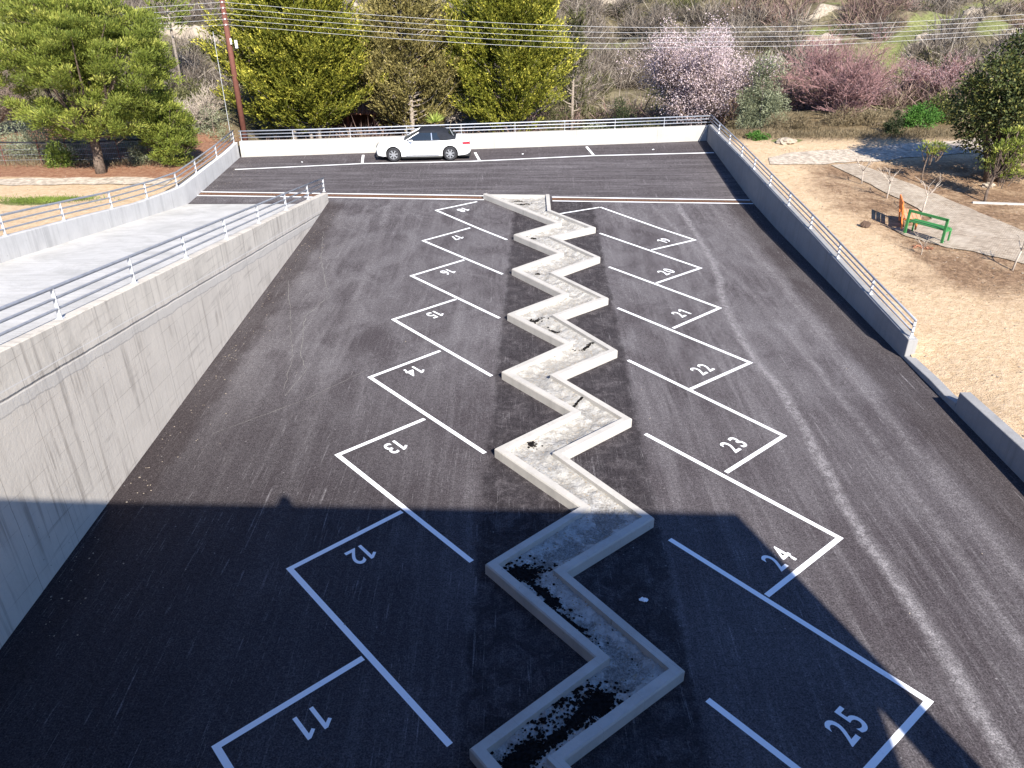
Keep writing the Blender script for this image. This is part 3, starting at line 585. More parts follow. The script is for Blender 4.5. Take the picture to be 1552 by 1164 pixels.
def textmesh(t):
    bm = bmesh.new()
    for i, ch in enumerate(t):
        g_ = glyph(ch)
        for v in g_.vertices: v.co.x += (i - .5) * (.27 if '1' in t else .31)
        bm.from_mesh(g_)
    me = bpy.data.meshes.new('number'); bm.to_mesh(me); bm.free(); return me
def trim(p, q, a):   # shorten start
    p = Vector(p); q = Vector(q); d = (q - p).normalized(); return tuple(p + d * a)
def polyL(E, O, J, w_=.105):
    """one L-shaped band: long line E->O then short line O->J, mitred at O"""
    E, O, J = Vector(E), Vector(O), Vector(J); mb = MB(); d1 = (O - E).normalized(); d2 = (J - O).normalized()
    n1 = Vector((-d1.y, d1.x)); n2 = Vector((-d2.y, d2.x)); m = (n1 + n2).normalized(); mm = m / m.dot(n1)
    def seg(P, Q, nP, nQ):
        n = max(1, int((Q - P).length / .8)); rows = []
        for i in range(n + 1):
            t = i / n; c = P.lerp(Q, t); nn = nP.lerp(nQ, t) if i in (0, n) else None
            off = nP if i == 0 else nQ if i == n else (n1 if P == E else n2)
            for s in (1, -1):
                q = c + off * s * w_ / 2; rows.append((q.x, q.y, lotz(q.x, q.y) + .006))
        mb.add(rows, [(2 * i, 2 * i + 1, 2 * i + 3, 2 * i + 2) for i in range(n)])
    seg(E, O, n1, mm); seg(O, J, mm, n2); return mb
ORD = ['nearest', 'second nearest', 'third nearest', 'fourth nearest', 'fifth nearest', 'sixth nearest', 'seventh nearest', 'farthest']
for k in sorted(list(LO) + list(RO)):
    left = k in LO; O_ = (LO if left else RO)[k]; J_ = (LJ if left else RJ)[k]; E_ = (LE if left else RE)[k]
    # stop the short line at the near edge of the neighbour's long line so the paints do not overlap
    Jt = Vector(J_); Jt = Jt + (Vector(O_) - Jt).normalized() * (.06 if (left and k < 18) or (not left) else 0)
    lab = ('%s bay outline %s of the planter, painted with the number %d' % (ORD[k - 11] if left else (ORD[25 - k] if k > 19 else 'farthest'), 'left' if left else 'right', k)) if k in NUM else 'unnumbered white bay line at the bottom edge right of the planter'
    root = thing('bay_marking', lab, 'bay marking', (O_[0], O_[1], 0), 0, 'numbered parking bays')
    polyL(E_, O_, tuple(Jt)).build('painted_line', M['paint'], root)
    if k == 19: strip(MB(), trim((3.92, 33.83), (2.09, 32.92), .06), (2.09, 32.92), .1).build('painted_line', M['paint'], root)
    if k in NUM:
        me = textmesh(str(k)); cx, cy = NUM[k]
        up = Vector((.66, -.75)) if left else Vector((-.66, .75)); xd = Vector((up.y, -up.x))
        for v in me.vertices:
            q = Vector((cx, cy)) + xd * v.co.x + up * v.co.y; v.co = (q.x, q.y, lotz(q.x, q.y) + .008)
        link('painted_number', me, M['paint'], root)
root = thing('bay_marking', 'long white line with cross ticks marking the parallel bays under the white car', 'bay marking', (-14, 40, .3), 0)
LP = [(-14.06, 39.97), (-7.68, 40.81), (-2.06, 41.01), (4.35, 41.76), (10.73, 42.02)]
mb = MB()
for a, b in zip(LP[:-1], LP[1:]): strip(mb, a, b, .12)
mb.build('painted_line', M['paint'], root)
for a, b in (((-7.74, 40.95), (-7.93, 42.43)), ((-1.66, 41.15), (-1.95, 42.65)), ((4.34, 41.86), (4.10, 43.43))): strip(MB(), a, b, .13).build('painted_tick', M['paint'], root)
# scuffed paint marks and chalk scribble are part of the asphalt surface: small flat flecks
mb = MB()
def wig(P, wd=.018, amp=.05):
    pts = []
    for a, b in zip(P[:-1], P[1:]):
        n = max(2, int(math.dist(a, b) / .25))
        for i in range(n): t = i / n; pts.append((a[0] + (b[0] - a[0]) * t + random.gauss(0, amp * .4), a[1] + (b[1] - a[1]) * t + random.gauss(0, amp * .4)))
    pts.append(P[-1])
    for a, b in zip(pts[:-1], pts[1:]): strip(mb, a, b, wd * random.uniform(.5, 1.5), dz=.003)
wig([(-7.66, 30.77), (-6.91, 26.88), (-5.96, 23.75), (-6.41, 22.15), (-5.91, 19.42), (-5.54, 18.62), (-5.76, 17.18)], .016); wig([(-7.7, 25.24), (-6.86, 22.15), (-6.13, 19.42), (-5.88, 17.53)], .013)
wig([(-7.0, 15.4), (-5.2, 17.0), (-3.9, 18.6)], .012, .02)
cks = simple('pale_crack', (.17, .16, .15), .95, .1, 0, .3, 8)
tag(mb.build('asphalt_cracks', cks, world=False), kind='structure')
for i, (cx, cy, rr) in enumerate([(-3.9, 31.6, .4), (-3.4, 31.5, .4), (-4.3, 31.7, .3)]): pass
def litter_spots():
    k = random.random()
    if k < .5: x = -8.1 + random.expovariate(2.5); y = random.uniform(9, 33)
    elif k < .7: x = -14.2 + random.expovariate(1.5); y = random.uniform(36.5, 42)
    elif k < .85: x = random.uniform(-3.5, 0); y = random.uniform(35.8, 36.8)
    else: x = random.uniform(-8, 10.5); y = random.uniform(6, 42)
    return x, y, lotz(x, y)
tag(lumps(420, litter_spots, .006, .022, .004).build('scattered_chips', M['stone'], world=False), 'pale chips and grit scattered over the asphalt', 'grit', kind='stuff')
for i, (x, y, lab) in enumerate([(2.25, 9.97, 'crumpled white scrap lying on the shaded asphalt right of the planter'), (-10.9, 41.1, 'white scrap lying left of the parked car between the wall and the bay line'), (.6, 42.1, 'white scrap lying on the asphalt just right of the parked car'), (7.6, 42.6, 'white scrap lying in the last bay near the far right corner')]):
    z = lotz(x, y); tag(lumps(5, lambda: (x + random.uniform(-.04, .04), y + random.uniform(-.04, .04), z + .03), .03, .06).build('litter_scrap', M['white']), lab, 'litter')

# ---------------------------------------------------------------- car
def build_car():
    root = thing('parked_car', 'white convertible car with a black soft top parked along the far wall', 'car', (-4.66, 41.98, .47), math.radians(1.8))
    root.scale = (1.06, 1.06, 1.06); root.rotation_euler = (0, math.radians(-.6), math.radians(1.8))
    ST = [(-2.23, .34, .60, .56), (-2.20, .27, .66, .70), (-2.10, .22, .715, .80), (-1.90, .19, .77, .855), (-1.36, .18, .865, .89), (-.95, .18, .925, .895), (-.4, .18, .93, .90), (.3, .18, .935, .90), (.9, .18, .955, .90), (1.35, .18, .985, .895), (1.8, .19, 1.0, .87), (2.15, .22, .99, .83), (2.32, .28, .95, .77), (2.39, .38, .86, .68), (2.41, .46, .78, .60)]
    D_ = []
    for a, b in zip(ST[:-1], ST[1:]):
        k = max(1, round((b[0] - a[0]) / .11)); D_ += [tuple(p + (q - p) * j / k for p, q in zip(a, b)) for j in range(k)]
    ST = D_ + [ST[-1]]
    mb = MB(); n = 0
    for x, zb, zt, w_ in ST:
        h = zt - zb
        half = [(.60 * w_, zb), (.93 * w_, zb + .03), (.985 * w_, zb + .12 * h), (w_, zb + .42 * h), (.985 * w_, zb + .66 * h), (.955 * w_, zb + .84 * h), (.86 * w_, zb + .955 * h), (.62 * w_, zt + .005), (.3 * w_, zt + .022)]
        ring = half + [(0, zt + .028)] + [(-a, b) for a, b in reversed(half)]; n = len(ring); mb.v += [(x, a, b) for a, b in ring]
    for i in range(len(ST) - 1):
        for k in range(n): mb.f.append((i * n + k, (i + 1) * n + k, (i + 1) * n + (k + 1) % n, i * n + (k + 1) % n))
    mb.f.append(tuple(range(n))); mb.f.append(tuple((len(ST) - 1) * n + k for k in reversed(range(n))))
    body = mb.build('body', M['carpaint'], root, True, False)
    bm = bmesh.new(); bm.from_mesh(body.data); bmesh.ops.recalc_face_normals(bm, faces=bm.faces); bm.to_mesh(body.data); bm.free()
    cm = MB()
    for x in (-1.38, 1.38):
        for sy in (-1, 1): cm.tube([(x + .003, sy * .623, .333), (x + .003, sy * 1.1, .333)], .385, 41)
    c = cm.build('cut', M['black'], root, False, False)
    bo = body.modifiers.new('b', 'BOOLEAN'); bo.operation = 'DIFFERENCE'; bo.object = c; bo.solver = 'EXACT'
    bpy.context.view_layer.update(); me = bpy.data.meshes.new_from_object(body.evaluated_get(bpy.context.evaluated_depsgraph_get())); body.modifiers.clear(); body.data = me; bpy.data.objects.remove(c)
    me.materials.clear(); me.materials.append(M['carpaint'])
    es = body.modifiers.new('n', 'EDGE_SPLIT'); es.split_angle = math.radians(38)
    P = lambda m, nm, mt, par=root, smth=False: m.build(nm, M[mt], par, smth, False)
    for x in (-1.38, 1.38):
        for sy in (-1, 1):
            P(MB().tube([(x, sy * .64, .33), (x, sy * .66, .33)], .382, 32), 'wheel_arch', 'black')
            wh = bpy.data.objects.new('wheel', None); C.objects.link(wh); wh.parent = root; wh.location = (x, sy * .79, .325)
            ty = MB(); ring = [(.215, -.10), (.235, -.105), (.30, -.105), (.322, -.085), (.328, 0), (.322, .085), (.30, .105), (.235, .105), (.215, .10)]
            N = 40; ty.v = [(r * math.cos(2 * math.pi * k / N), b, r * math.sin(2 * math.pi * k / N)) for k in range(N) for r, b in ring]; m_ = len(ring)
            ty.f = [(k * m_ + j, k * m_ + j + 1, ((k + 1) % N) * m_ + j + 1, ((k + 1) % N) * m_ + j) for k in range(N) for j in range(m_ - 1)]
            P(ty, 'tyre', 'rubber', wh, True)
            P(MB().tube([(0, sy * .02, 0), (0, sy * .035, 0)], .22, 32), 'brake_disc', 'black', wh)
            rm = MB(); rr = [(.235, sy * .075), (.235, sy * .098), (.205, sy * .098), (.20, sy * .05)]; rm.v = [(r * math.cos(2 * math.pi * k / N), b, r * math.sin(2 * math.pi * k / N)) for k in range(N) for r, b in rr]
            rm.f = [(k * 4 + j, k * 4 + j + 1, ((k + 1) % N) * 4 + j + 1, ((k + 1) % N) * 4 + j) for k in range(N) for j in range(3)]
            for k in range(7):
                a = 2 * math.pi * k / 7 + .2; ca_, sa_ = math.cos(a), math.sin(a); rm.beam((.03 * ca_, sy * .08, .03 * sa_), (.21 * ca_, sy * .085, .21 * sa_), .03, .058, up=(-sa_, 0, ca_))
            rm.tube([(0, sy * .05, 0), (0, sy * .1, 0)], .055, 16); P(rm, 'rim', 'alloy', wh)
    # soft top
    TS = [(-.14, 1.300, 1.315, .585), (.05, 1.29, 1.375, .60), (.35, 1.28, 1.405, .61), (.7, 1.27, 1.40, .61), (.95, .955, 1.375, .64), (1.2, .96, 1.30, .68), (1.45, .97, 1.15, .70), (1.68, .98, 1.02, .68)]
    t = MB(); n = 0
    for x, z0, z1, w_ in TS:
        wb = w_ + (z1 - z0) * .35 * (1 if z0 < 1.1 else .3)
        half = [(wb, z0), (w_ + (wb - w_) * .45, z0 + (z1 - z0) * .6), (w_ * .93, z0 + (z1 - z0) * .88), (w_ * .6, z1)]
        ring = half + [(0, z1 + .015)] + [(-a, b) for a, b in reversed(half)]; n = len(ring); t.v += [(x, a, b) for a, b in ring]
    for i in range(len(TS) - 1):
        for k in range(n - 1): t.f.append((i * n + k, i * n + k + 1, (i + 1) * n + k + 1, (i + 1) * n + k))
    P(t, 'soft_top', 'canvas', root, True)
    P(MB().add([(1.33, -.46, 1.252), (1.33, .46, 1.252), (1.58, .5, 1.098), (1.58, -.5, 1.098)], [(0, 1, 2, 3)]), 'rear_window', 'glass')
    ws = MB()
    for i in range(5):
        s_ = i / 4 * 2 - 1; ws.v += [(-.93 + .16 * s_ * s_, s_ * .70, .935), (-.13 + .07 * s_ * s_, s_ * .57, 1.318)]
    ws.f = [(2 * i, 2 * i + 2, 2 * i + 3, 2 * i + 1) for i in range(4)]; P(ws, 'windscreen', 'glass', root, True)
    for sy in (-1, 1):
        P(MB().tube([(-.80, sy * .715, .93), (-.45, sy * .67, 1.12), (-.10, sy * .60, 1.305)], .028, 8), 'windscreen_pillar', 'carpaint', root, True)
        P(MB().add([(-.66, sy * .745, .945), (.94, sy * .745, .955), (.80, sy * .655, 1.285), (-.12, sy * .625, 1.295), (-.42, sy * .69, 1.13)], [(0, 1, 2, 3, 4)]), 'side_window', 'glass')
        P(MB().beam((.52, sy * .752, .95), (.50, sy * .655, 1.28), .02, .045, up=(1, 0, 0)), 'window_divider', 'chrome')
        P(MB().beam((-.72, sy * .765, .945), (1.0, sy * .765, .957), .016, .016), 'belt_trim', 'chrome')
        m = MB().add([(-.62, sy * .84, .93), (-.50, sy * 1.02, .94), (-.48, sy * 1.02, 1.03), (-.60, sy * .84, 1.01), (-.42, sy * .84, .93), (-.40, sy * .99, .94), (-.39, sy * .99, 1.03), (-.42, sy * .84, 1.01)], [(0, 1, 2, 3), (7, 6, 5, 4), (1, 5, 6, 2), (3, 2, 6, 7), (0, 4, 5, 1), (0, 3, 7, 4)]); P(m, 'wing_mirror', 'carpaint')
        P(MB().add([(-2.135, sy * .70, .60), (-1.80, sy * .872, .69), (-1.83, sy * .845, .755), (-2.13, sy * .66, .70)], [(0, 1, 2, 3)]), 'headlight', 'headlamp')
        tl = MB().add([(2.02, sy * .872, .76), (2.36, sy * .745, .74), (2.33, sy * .745, .87), (1.98, sy * .850, .875)], [(0, 1, 2, 3)]).add([(2.36, sy * .745, .74), (2.425, sy * .52, .75), (2.40, sy * .52, .86), (2.33, sy * .745, .87)], [(0, 1, 2, 3)]); P(tl, 'tail_light', 'taillamp')
        P(MB().beam((.55, sy * .905, .76), (.78, sy * .905, .765), .02, .028), 'door_handle', 'chrome')
        sm2 = MB()
        for a, b in (((-.78, .30), (-.76, .88)), ((.86, .36), (.92, .90)), ((-.76, .28), (.84, .28))): sm2.beam((a[0], sy * .9035, a[1]), (b[0], sy * .9035 if b[1] < .6 else sy * .872, b[1]), .004, .012)
        P(sm2, 'door_seam', 'plastic')
        P(MB().box((-.98, min(sy * .80, sy * .885), .15), (.98, max(sy * .80, sy * .885), .20)), 'side_skirt', 'plastic')
    P(MB().box((-2.245, -.42, .42), (-2.19, .42, .66)), 'grille', 'plastic'); P(MB().box((-2.24, -.68, .19), (-1.86, .68, .30)), 'front_bumper', 'plastic'); P(MB().box((1.83, -.74, .17), (2.37, .74, .32)), 'rear_bumper', 'plastic')
    P(MB().beam((-2.25, -.40, .55), (-2.25, .40, .55), .012, .025), 'grille_bar', 'chrome')
    return root
build_car()

# ---------------------------------------------------------------- benches and small things in the park
def lbench():
    a = Vector((14.48, 27.85, 0)); b = Vector((15.30, 26.62, 0)); d = (b - a).normalized(); s = Vector((-d.y, d.x, 0))   # s points to the path
    if s.x < 0: s = -s
    L_ = (b - a).length; z0 = H(14.6, 27.2) + .1
    root = thing('bench', 'green metal bench with an open frame back standing on the cobbled path', 'bench', (a.x, a.y, z0))
    a.z = z0; P = lambda t, o, z: a + d * t + s * o + Vector((0, 0, z))
    for t in (.03, L_ - .03): MB().beam(P(t, 0, 0), P(t, 0, .86), .05, .09, up=tuple(d)).build('leg', M['green'], root)
    MB().beam(P(-.01, 0, .83), P(L_ + .01, 0, .83), .05, .09).build('back_rail', M['green'], root)
    MB().beam(P(.05, .08, .45), P(L_ - .05, .08, .45), .12, .045).build('seat_slat', M['green'], root)
    MB().beam(P(.05, .24, .45), P(L_ - .05, .24, .45), .12, .045).build('seat_slat', M['green'], root)
    MB().beam(P(.05, .40, .45), P(L_ - .05, .40, .45), .12, .045).build('seat_slat', M['green'], root)
    for t in (.05, L_ - .05):
        MB().beam(P(t, 0.03, .40), P(t, .48, .40), .05, .05).build('seat_bracket', M['green'], root); MB().beam(P(t, .44, 0), P(t, .44, .38), .05, .05, up=tuple(d)).build('leg', M['green'], root)
lbench()
def obench():
    a = Vector((14.55, 28.2, 0)); d = Vector((.35, 1, 0)).normalized(); s = Vector((d.y, -d.x, 0)); z0 = H(14.6, 28.4) + .1; a.z = z0; L_ = 1.25
    root = thing('bench', 'weathered orange bench seen end-on beside the green bench', 'bench', tuple(a)); P = lambda t, o, z: a + d * t + s * o + Vector((0, 0, z))
    for z_, w2 in ((.56, .13), (.73, .13), (.90, .12)): MB().beam(P(0, -.04 - (z_ - .4) * .22, z_), P(L_, -.04 - (z_ - .4) * .22, z_), .04, w2 * 1.15).build('back_board', M['orange'], root)
    for o in (.08, .22, .36, .50): MB().beam(P(0, o, .42), P(L_, o, .42), .125, .04).build('seat_board', M['salmon'], root)
    for t in (.08, L_ - .08):
        MB().beam(P(t, -.0, 0), P(t, -.16, .95), .05, .12, up=tuple(d)).build('leg', M['orange'], root); MB().beam(P(t, .46, 0), P(t, .46, .4), .05, .1, up=tuple(d)).build('leg', M['orange'], root); MB().beam(P(t, 0, .37), P(t, .5, .37), .05, .07).build('seat_bracket', M['orange'], root)
obench()
def rockat(name, x, y, s, mat, label, cat, sq=.6, z=None):
    bm = bmesh.new(); bmesh.ops.create_icosphere(bm, subdivisions=3, radius=1)
    o = np.array([v.co[:] for v in bm.verts]); ph = rng.random((6, 3)) * 6; dis = sum(.09 * np.sin(o @ (rng.normal(size=3) * (1.5 + i)) + ph[i, 0]) for i in range(6))
    for v, dd in zip(bm.verts, dis): v.co = v.co * (1 + dd); v.co.x *= s * 1.2; v.co.y *= s * .9; v.co.z = v.co.z * s * sq
    for v in bm.verts: v.co += Vector((x, y, (H(x, y) if z is None else z) + s * sq * .45))
    me = bpy.data.meshes.new(name); bm.to_mesh(me); bm.free(); return tag(link(name, me, mat), label, cat)
rockat('rock', 14.0, 40.9, .34, M['stone'], 'pale rock at the edge of the road next to the green weeds', 'rock')
rockat('rock', 14.6, 41.3, .14, M['stone'], 'small pale stone just right of the larger rock by the road', 'rock')
rockat('rock', 20.6, 33.6, .22, M['stone'], 'pale stone on the brown soil under the dark broad tree', 'rock')
tag(MB().beam((18.84, 31.43, H(18.84, 31.43) + .02), (24.5, 30.6, H(24, 30.7) + .02), .10, .10).build('kerb_stone', M['kerb']), 'straight pale kerb lying on the brown soil right of the cobbled path', 'kerb')

# ---------------------------------------------------------------- pole and wires
root = thing('utility_pole', 'red-brown utility pole standing behind the left end of the far wall', 'pole', (-15.45, 46.5, H(-15.45, 46.5)))
MB().tube([(-15.45, 46.5, H(-15.45, 46.5) - .3), (-15.5, 46.5, 8.6)], [.17, .13], 14).build('shaft', M['rust'], root, True)
MB().box((-15.15, 46.42, 6.0 - .6), (-15.02, 46.5, 6.0 - .2)).build('meter_box', M['white'], root)
MB().tube([(-15.33, 46.36, 5.6), (-15.33, 46.36, 5.9)], .05, 8).build('insulator', M['white'], root)
root2 = thing('utility_pole', 'thin pale galvanised pipe standing left of the red-brown utility pole', 'pole', (-15.95, 45.6, H(-15.9, 45.6)))
MB().tube([(-15.95, 45.6, H(-15.9, 45.6)), (-15.95, 45.6, 6.3)], .015, 6).build('pipe', M['steel_post'], root2)
WL = ['topmost', 'second from the top', 'middle', 'second from the bottom', 'lowest']
for k in range(5):
    z0 = 7.68 - .275 * k; root = thing('overhead_wire', '%s of the five pale overhead wires crossing above the trees' % WL[k], 'wire', (-15.4, 46.42, z0))
    pr_ = [(-60, 46.4, z0 + .2), (-48, 46.4, z0 - .62), (-38, 46.4, z0 - .80), (-27.6, 46.4, z0 - .60), (-20, 46.4, z0 - .27), (-15.4, 46.36, z0)]
    pl_ = [(-15.4, 46.36, z0), (-8, 46.4, z0 - .60), (-.88, 46.4, z0 - 1.04), (5, 46.4, z0 - 1.26), (9.95, 46.4, z0 - 1.30 + .03 * k), (17.1, 46.4, z0 - 1.22 + .03 * k), (27.8, 46.4, z0 - .70 + .04 * k), (44, 46.4, z0 + .6)]
    def sp(P):
        P = [Vector(p) for p in P]; out = []
        for i in range(len(P) - 1):
            a = P[max(i - 1, 0)]; b = P[i]; c = P[i + 1]; d = P[min(i + 2, len(P) - 1)]
            for t in (0, .25, .5, .75): out.append(.5 * ((2 * b) + (c - a) * t + (2 * a - 5 * b + 4 * c - d) * t * t + (3 * b - a - 3 * c + d) * t ** 3))
        return out + [P[-1]]
    MB().tube(sp(pr_), .009, 5).build('wire', M['wire'], root); MB().tube(sp(pl_), .009, 5).build('wire', M['wire'], root)
    MB().tube([(-15.45, 46.44, z0), (-15.45, 46.33, z0)], .04, 8).build('insulator', M['white'], root)

# ---------------------------------------------------------------- house behind the far wall
def house():
    x0, x1, y0, y1, zg = -14.2, -3.9, 52.0, 60.5, -1.6; ze = 1.0
    root = thing('house', 'house with a terracotta tile roof and dark porch hidden behind the yellow-green trees', 'house', ((x0 + x1) / 2, y0, zg))
    MB().box((x0 + .4, y0 + 2.2, zg), (x1 - .4, y1, ze)).build('wall', M['darkwall'], root)
    MB().box((x1 - 1.6, y0 + .4, zg), (x1 - .3, y0 + 2.19, ze - .1)).build('side_wall', M['plaster'], root)
    a = [(x0 - .5, y0 - .5, ze), (x1 + .5, y0 - .5, ze), (x1 + .5, y1 + .5, ze), (x0 - .5, y1 + .5, ze)]; r = [(x0 + 3.6, (y0 + y1) / 2, 4.7), (x1 - 3.6, (y0 + y1) / 2, 4.7)]
    m = MB(); m.add(a + r, [(0, 1, 5, 4), (1, 2, 5), (2, 3, 4, 5), (3, 0, 4), (0, 3, 2, 1)]); rf = m.build('roof', M['tile'], root)
    t = MB(); n = 44
    for i in range(n):     # tile ribs on the front slope
        x = x0 - .4 + (x1 - x0 + .8) * (i + .5) / n; k = min(1, (x - x0 + .5) / 4.1, (x1 + .5 - x) / 4.1); t.tube([(x, y0 - .55, ze + .05), (x, y0 - .5 + 4.75 * k, ze + .05 + 3.68 * k)], .07, 6)
    for i in range(36):
        y = y0 - .4 + (y1 - y0 + .8) * (i + .5) / 36; k = min((y - y0 + .5) / 4.75, (y1 + .5 - y) / 4.75); t.tube([(x1 + .55, y, ze + .05), (x1 + .5 - 4.1 * k, y, ze + .05 + 3.68 * k)], .07, 6)
    t.build('roof_tiles', M['tile'], root)
    for i in range(6):
        x = x0 + .3 + i * 1.7; MB().box((x - .07, y0, zg), (x + .07, y0 + .14, ze)).build('porch_post', M['postred'], root)
    MB().box((x0, y0, -.75), (x1 - 1.7, y0 + .06, -.68)).build('porch_rail', M['postred'], root)
    MB().tube([(x0 + 4.3, y0 + 2.0, 3.6), (x0 + 4.3, y0 + 2.0, 4.3)], .28, 12).build('water_tank', M['white'], root)
house()
root = thing('tile_topped_wall', 'low garden wall capped with terracotta tiles directly behind the far railing', 'wall', (-9.5, 47, -1.3))
MB().box((-14.0, 46.95, -1.5), (-4.8, 47.15, .18)).build('wall_body', M['plaster'], root)
t = MB()
for i in range(46): x = -13.9 + i * .2; t.tube([(x, 46.8, .22), (x, 47.3, .26)], [.09, .09], 8)
t.build('tile_cap', M['tile'], root)

# ---------------------------------------------------------------- vegetation
def limbs(mb, base, targets, r0, r1, sag=.15, n=5):
    for t in targets:
        b = Vector(base); t = Vector(t); L_ = (t - b).length; pts = []
        for i in range(n + 1):
            s = i / n; p = b.lerp(t, s); p.z += sag * L_ * math.sin(math.pi * s) * -.5; p += Vector((random.gauss(0, .02), random.gauss(0, .02), random.gauss(0, .02))) * L_ * (0 if i in (0, n) else 1); pts.append(p)
        mb.tube(pts, [r0 + (r1 - r0) * i / n for i in range(n + 1)], 6, False)
def pine_tree(label, x, y, zg, ztrunk, cx, zb, zt, hw, hd, nclump, seed, mat='pine', cr=.46, leafn=95, nl=.24, group=None, shape=0, name='pine_tree'):
    global rng; rng = np.random.default_rng(seed); random.seed(seed)
    root = thing(name, label, 'tree', (x, y, zg), 0, group)
    tr = MB(); lean = (cx - x); tr.tube([(x + .03, y, zg - .2), (x, y, zg + .5), (x + lean * .1, y + .05, (zg + ztrunk) / 2), (x + lean * .2, y, ztrunk), (x + lean * .6, y, ztrunk + (zt - ztrunk) * .5), (cx, y, zt - .8)], [hw * .075, hw * .06, hw * .055, hw * .05, hw * .03, .02], 10)
    c = sph(nclump * 3); rad = rng.random(nclump * 3) ** .4; cc = c * rad[:, None]
    zc = (zb + zt) / 2; hh = (zt - zb) / 2
    pos = np.stack([cx + cc[:, 0] * hw, y + cc[:, 1] * hd, zc + cc[:, 2] * hh], 1)
    tt = (pos[:, 2] - zb) / (zt - zb); ok = np.ones(len(pos), bool)
    if shape == 1: ok = np.hypot((pos[:, 0] - cx) / hw, (pos[:, 1] - y) / hd) < (1.05 - tt) * 1.15 + .05     # conical
    if shape == 0: ok = (tt > .12 * np.abs(cc[:, 0])) & (vnoise(pos[:, 0] * 1.3 + pos[:, 2], pos[:, 2] * 1.3, 1.1, seed) > -.3)
    pos = pos[ok][:nclump]
    limbs(tr, (x + lean * .2, y, ztrunk), [tuple(p) for p in pos[::max(1, len(pos) // 34)]], hw * .028, .02)
    for p in pos[1::max(1, len(pos) // 60)]:
        q = np.array([cx + (p[0] - cx) * .5, y + (p[1] - y) * .5, p[2] - .5]); limbs(tr, tuple(q), [tuple(p)], .025, .01)
    tr.build('trunk', M['bark'], root, True)
    nc = len(pos); r = rng.uniform(.65, 1.25, nc) * cr; idx = np.repeat(np.arange(nc), leafn)
    sd_ = sph(len(idx)); sd_[:, 2] = sd_[:, 2] * .75 + .18; P = pos[idx] + sd_ * r[idx][:, None] * np.array([1, 1, .62]) * (rng.random(len(idx)) ** .45)[:, None]
    D = unit(sd_ * .8 + (pos[idx] - np.array([cx, y, zc - hh * .5])) * .12 + np.array([0, 0, .45]) + rng.normal(size=P.shape) * .25)
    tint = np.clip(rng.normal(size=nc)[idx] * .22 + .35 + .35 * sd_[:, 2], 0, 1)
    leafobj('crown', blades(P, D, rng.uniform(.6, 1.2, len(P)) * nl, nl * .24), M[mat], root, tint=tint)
    return root
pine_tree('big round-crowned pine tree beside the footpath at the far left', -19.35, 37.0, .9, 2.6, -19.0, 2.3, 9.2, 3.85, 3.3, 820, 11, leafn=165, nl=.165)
pine_tree('smaller bushy pine tree reaching the ground right of the big pine, by the ramp railing', -16.5, 38.3, .85, 1.5, -16.35, .9, 5.6, 1.35, 1.3, 190, 12, cr=.38, leafn=120, nl=.17, shape=1)
pine_tree('young pine sapling with a thin trunk on the brown soil by the pale kerb', 19.41, 31.6, H(19.41, 31.6), 1.9, 19.95, 1.75, 3.75, .85, .7, 34, 14, cr=.26, leafn=60, nl=.17, group=None)
pine_tree('very small pine sapling with sparse top beside the cobbled path', 17.93, 34.15, H(17.9, 34.1), 2.3, 18.15, 2.2, 2.75, .55, .4, 13, 15, cr=.2, leafn=32, nl=.16)

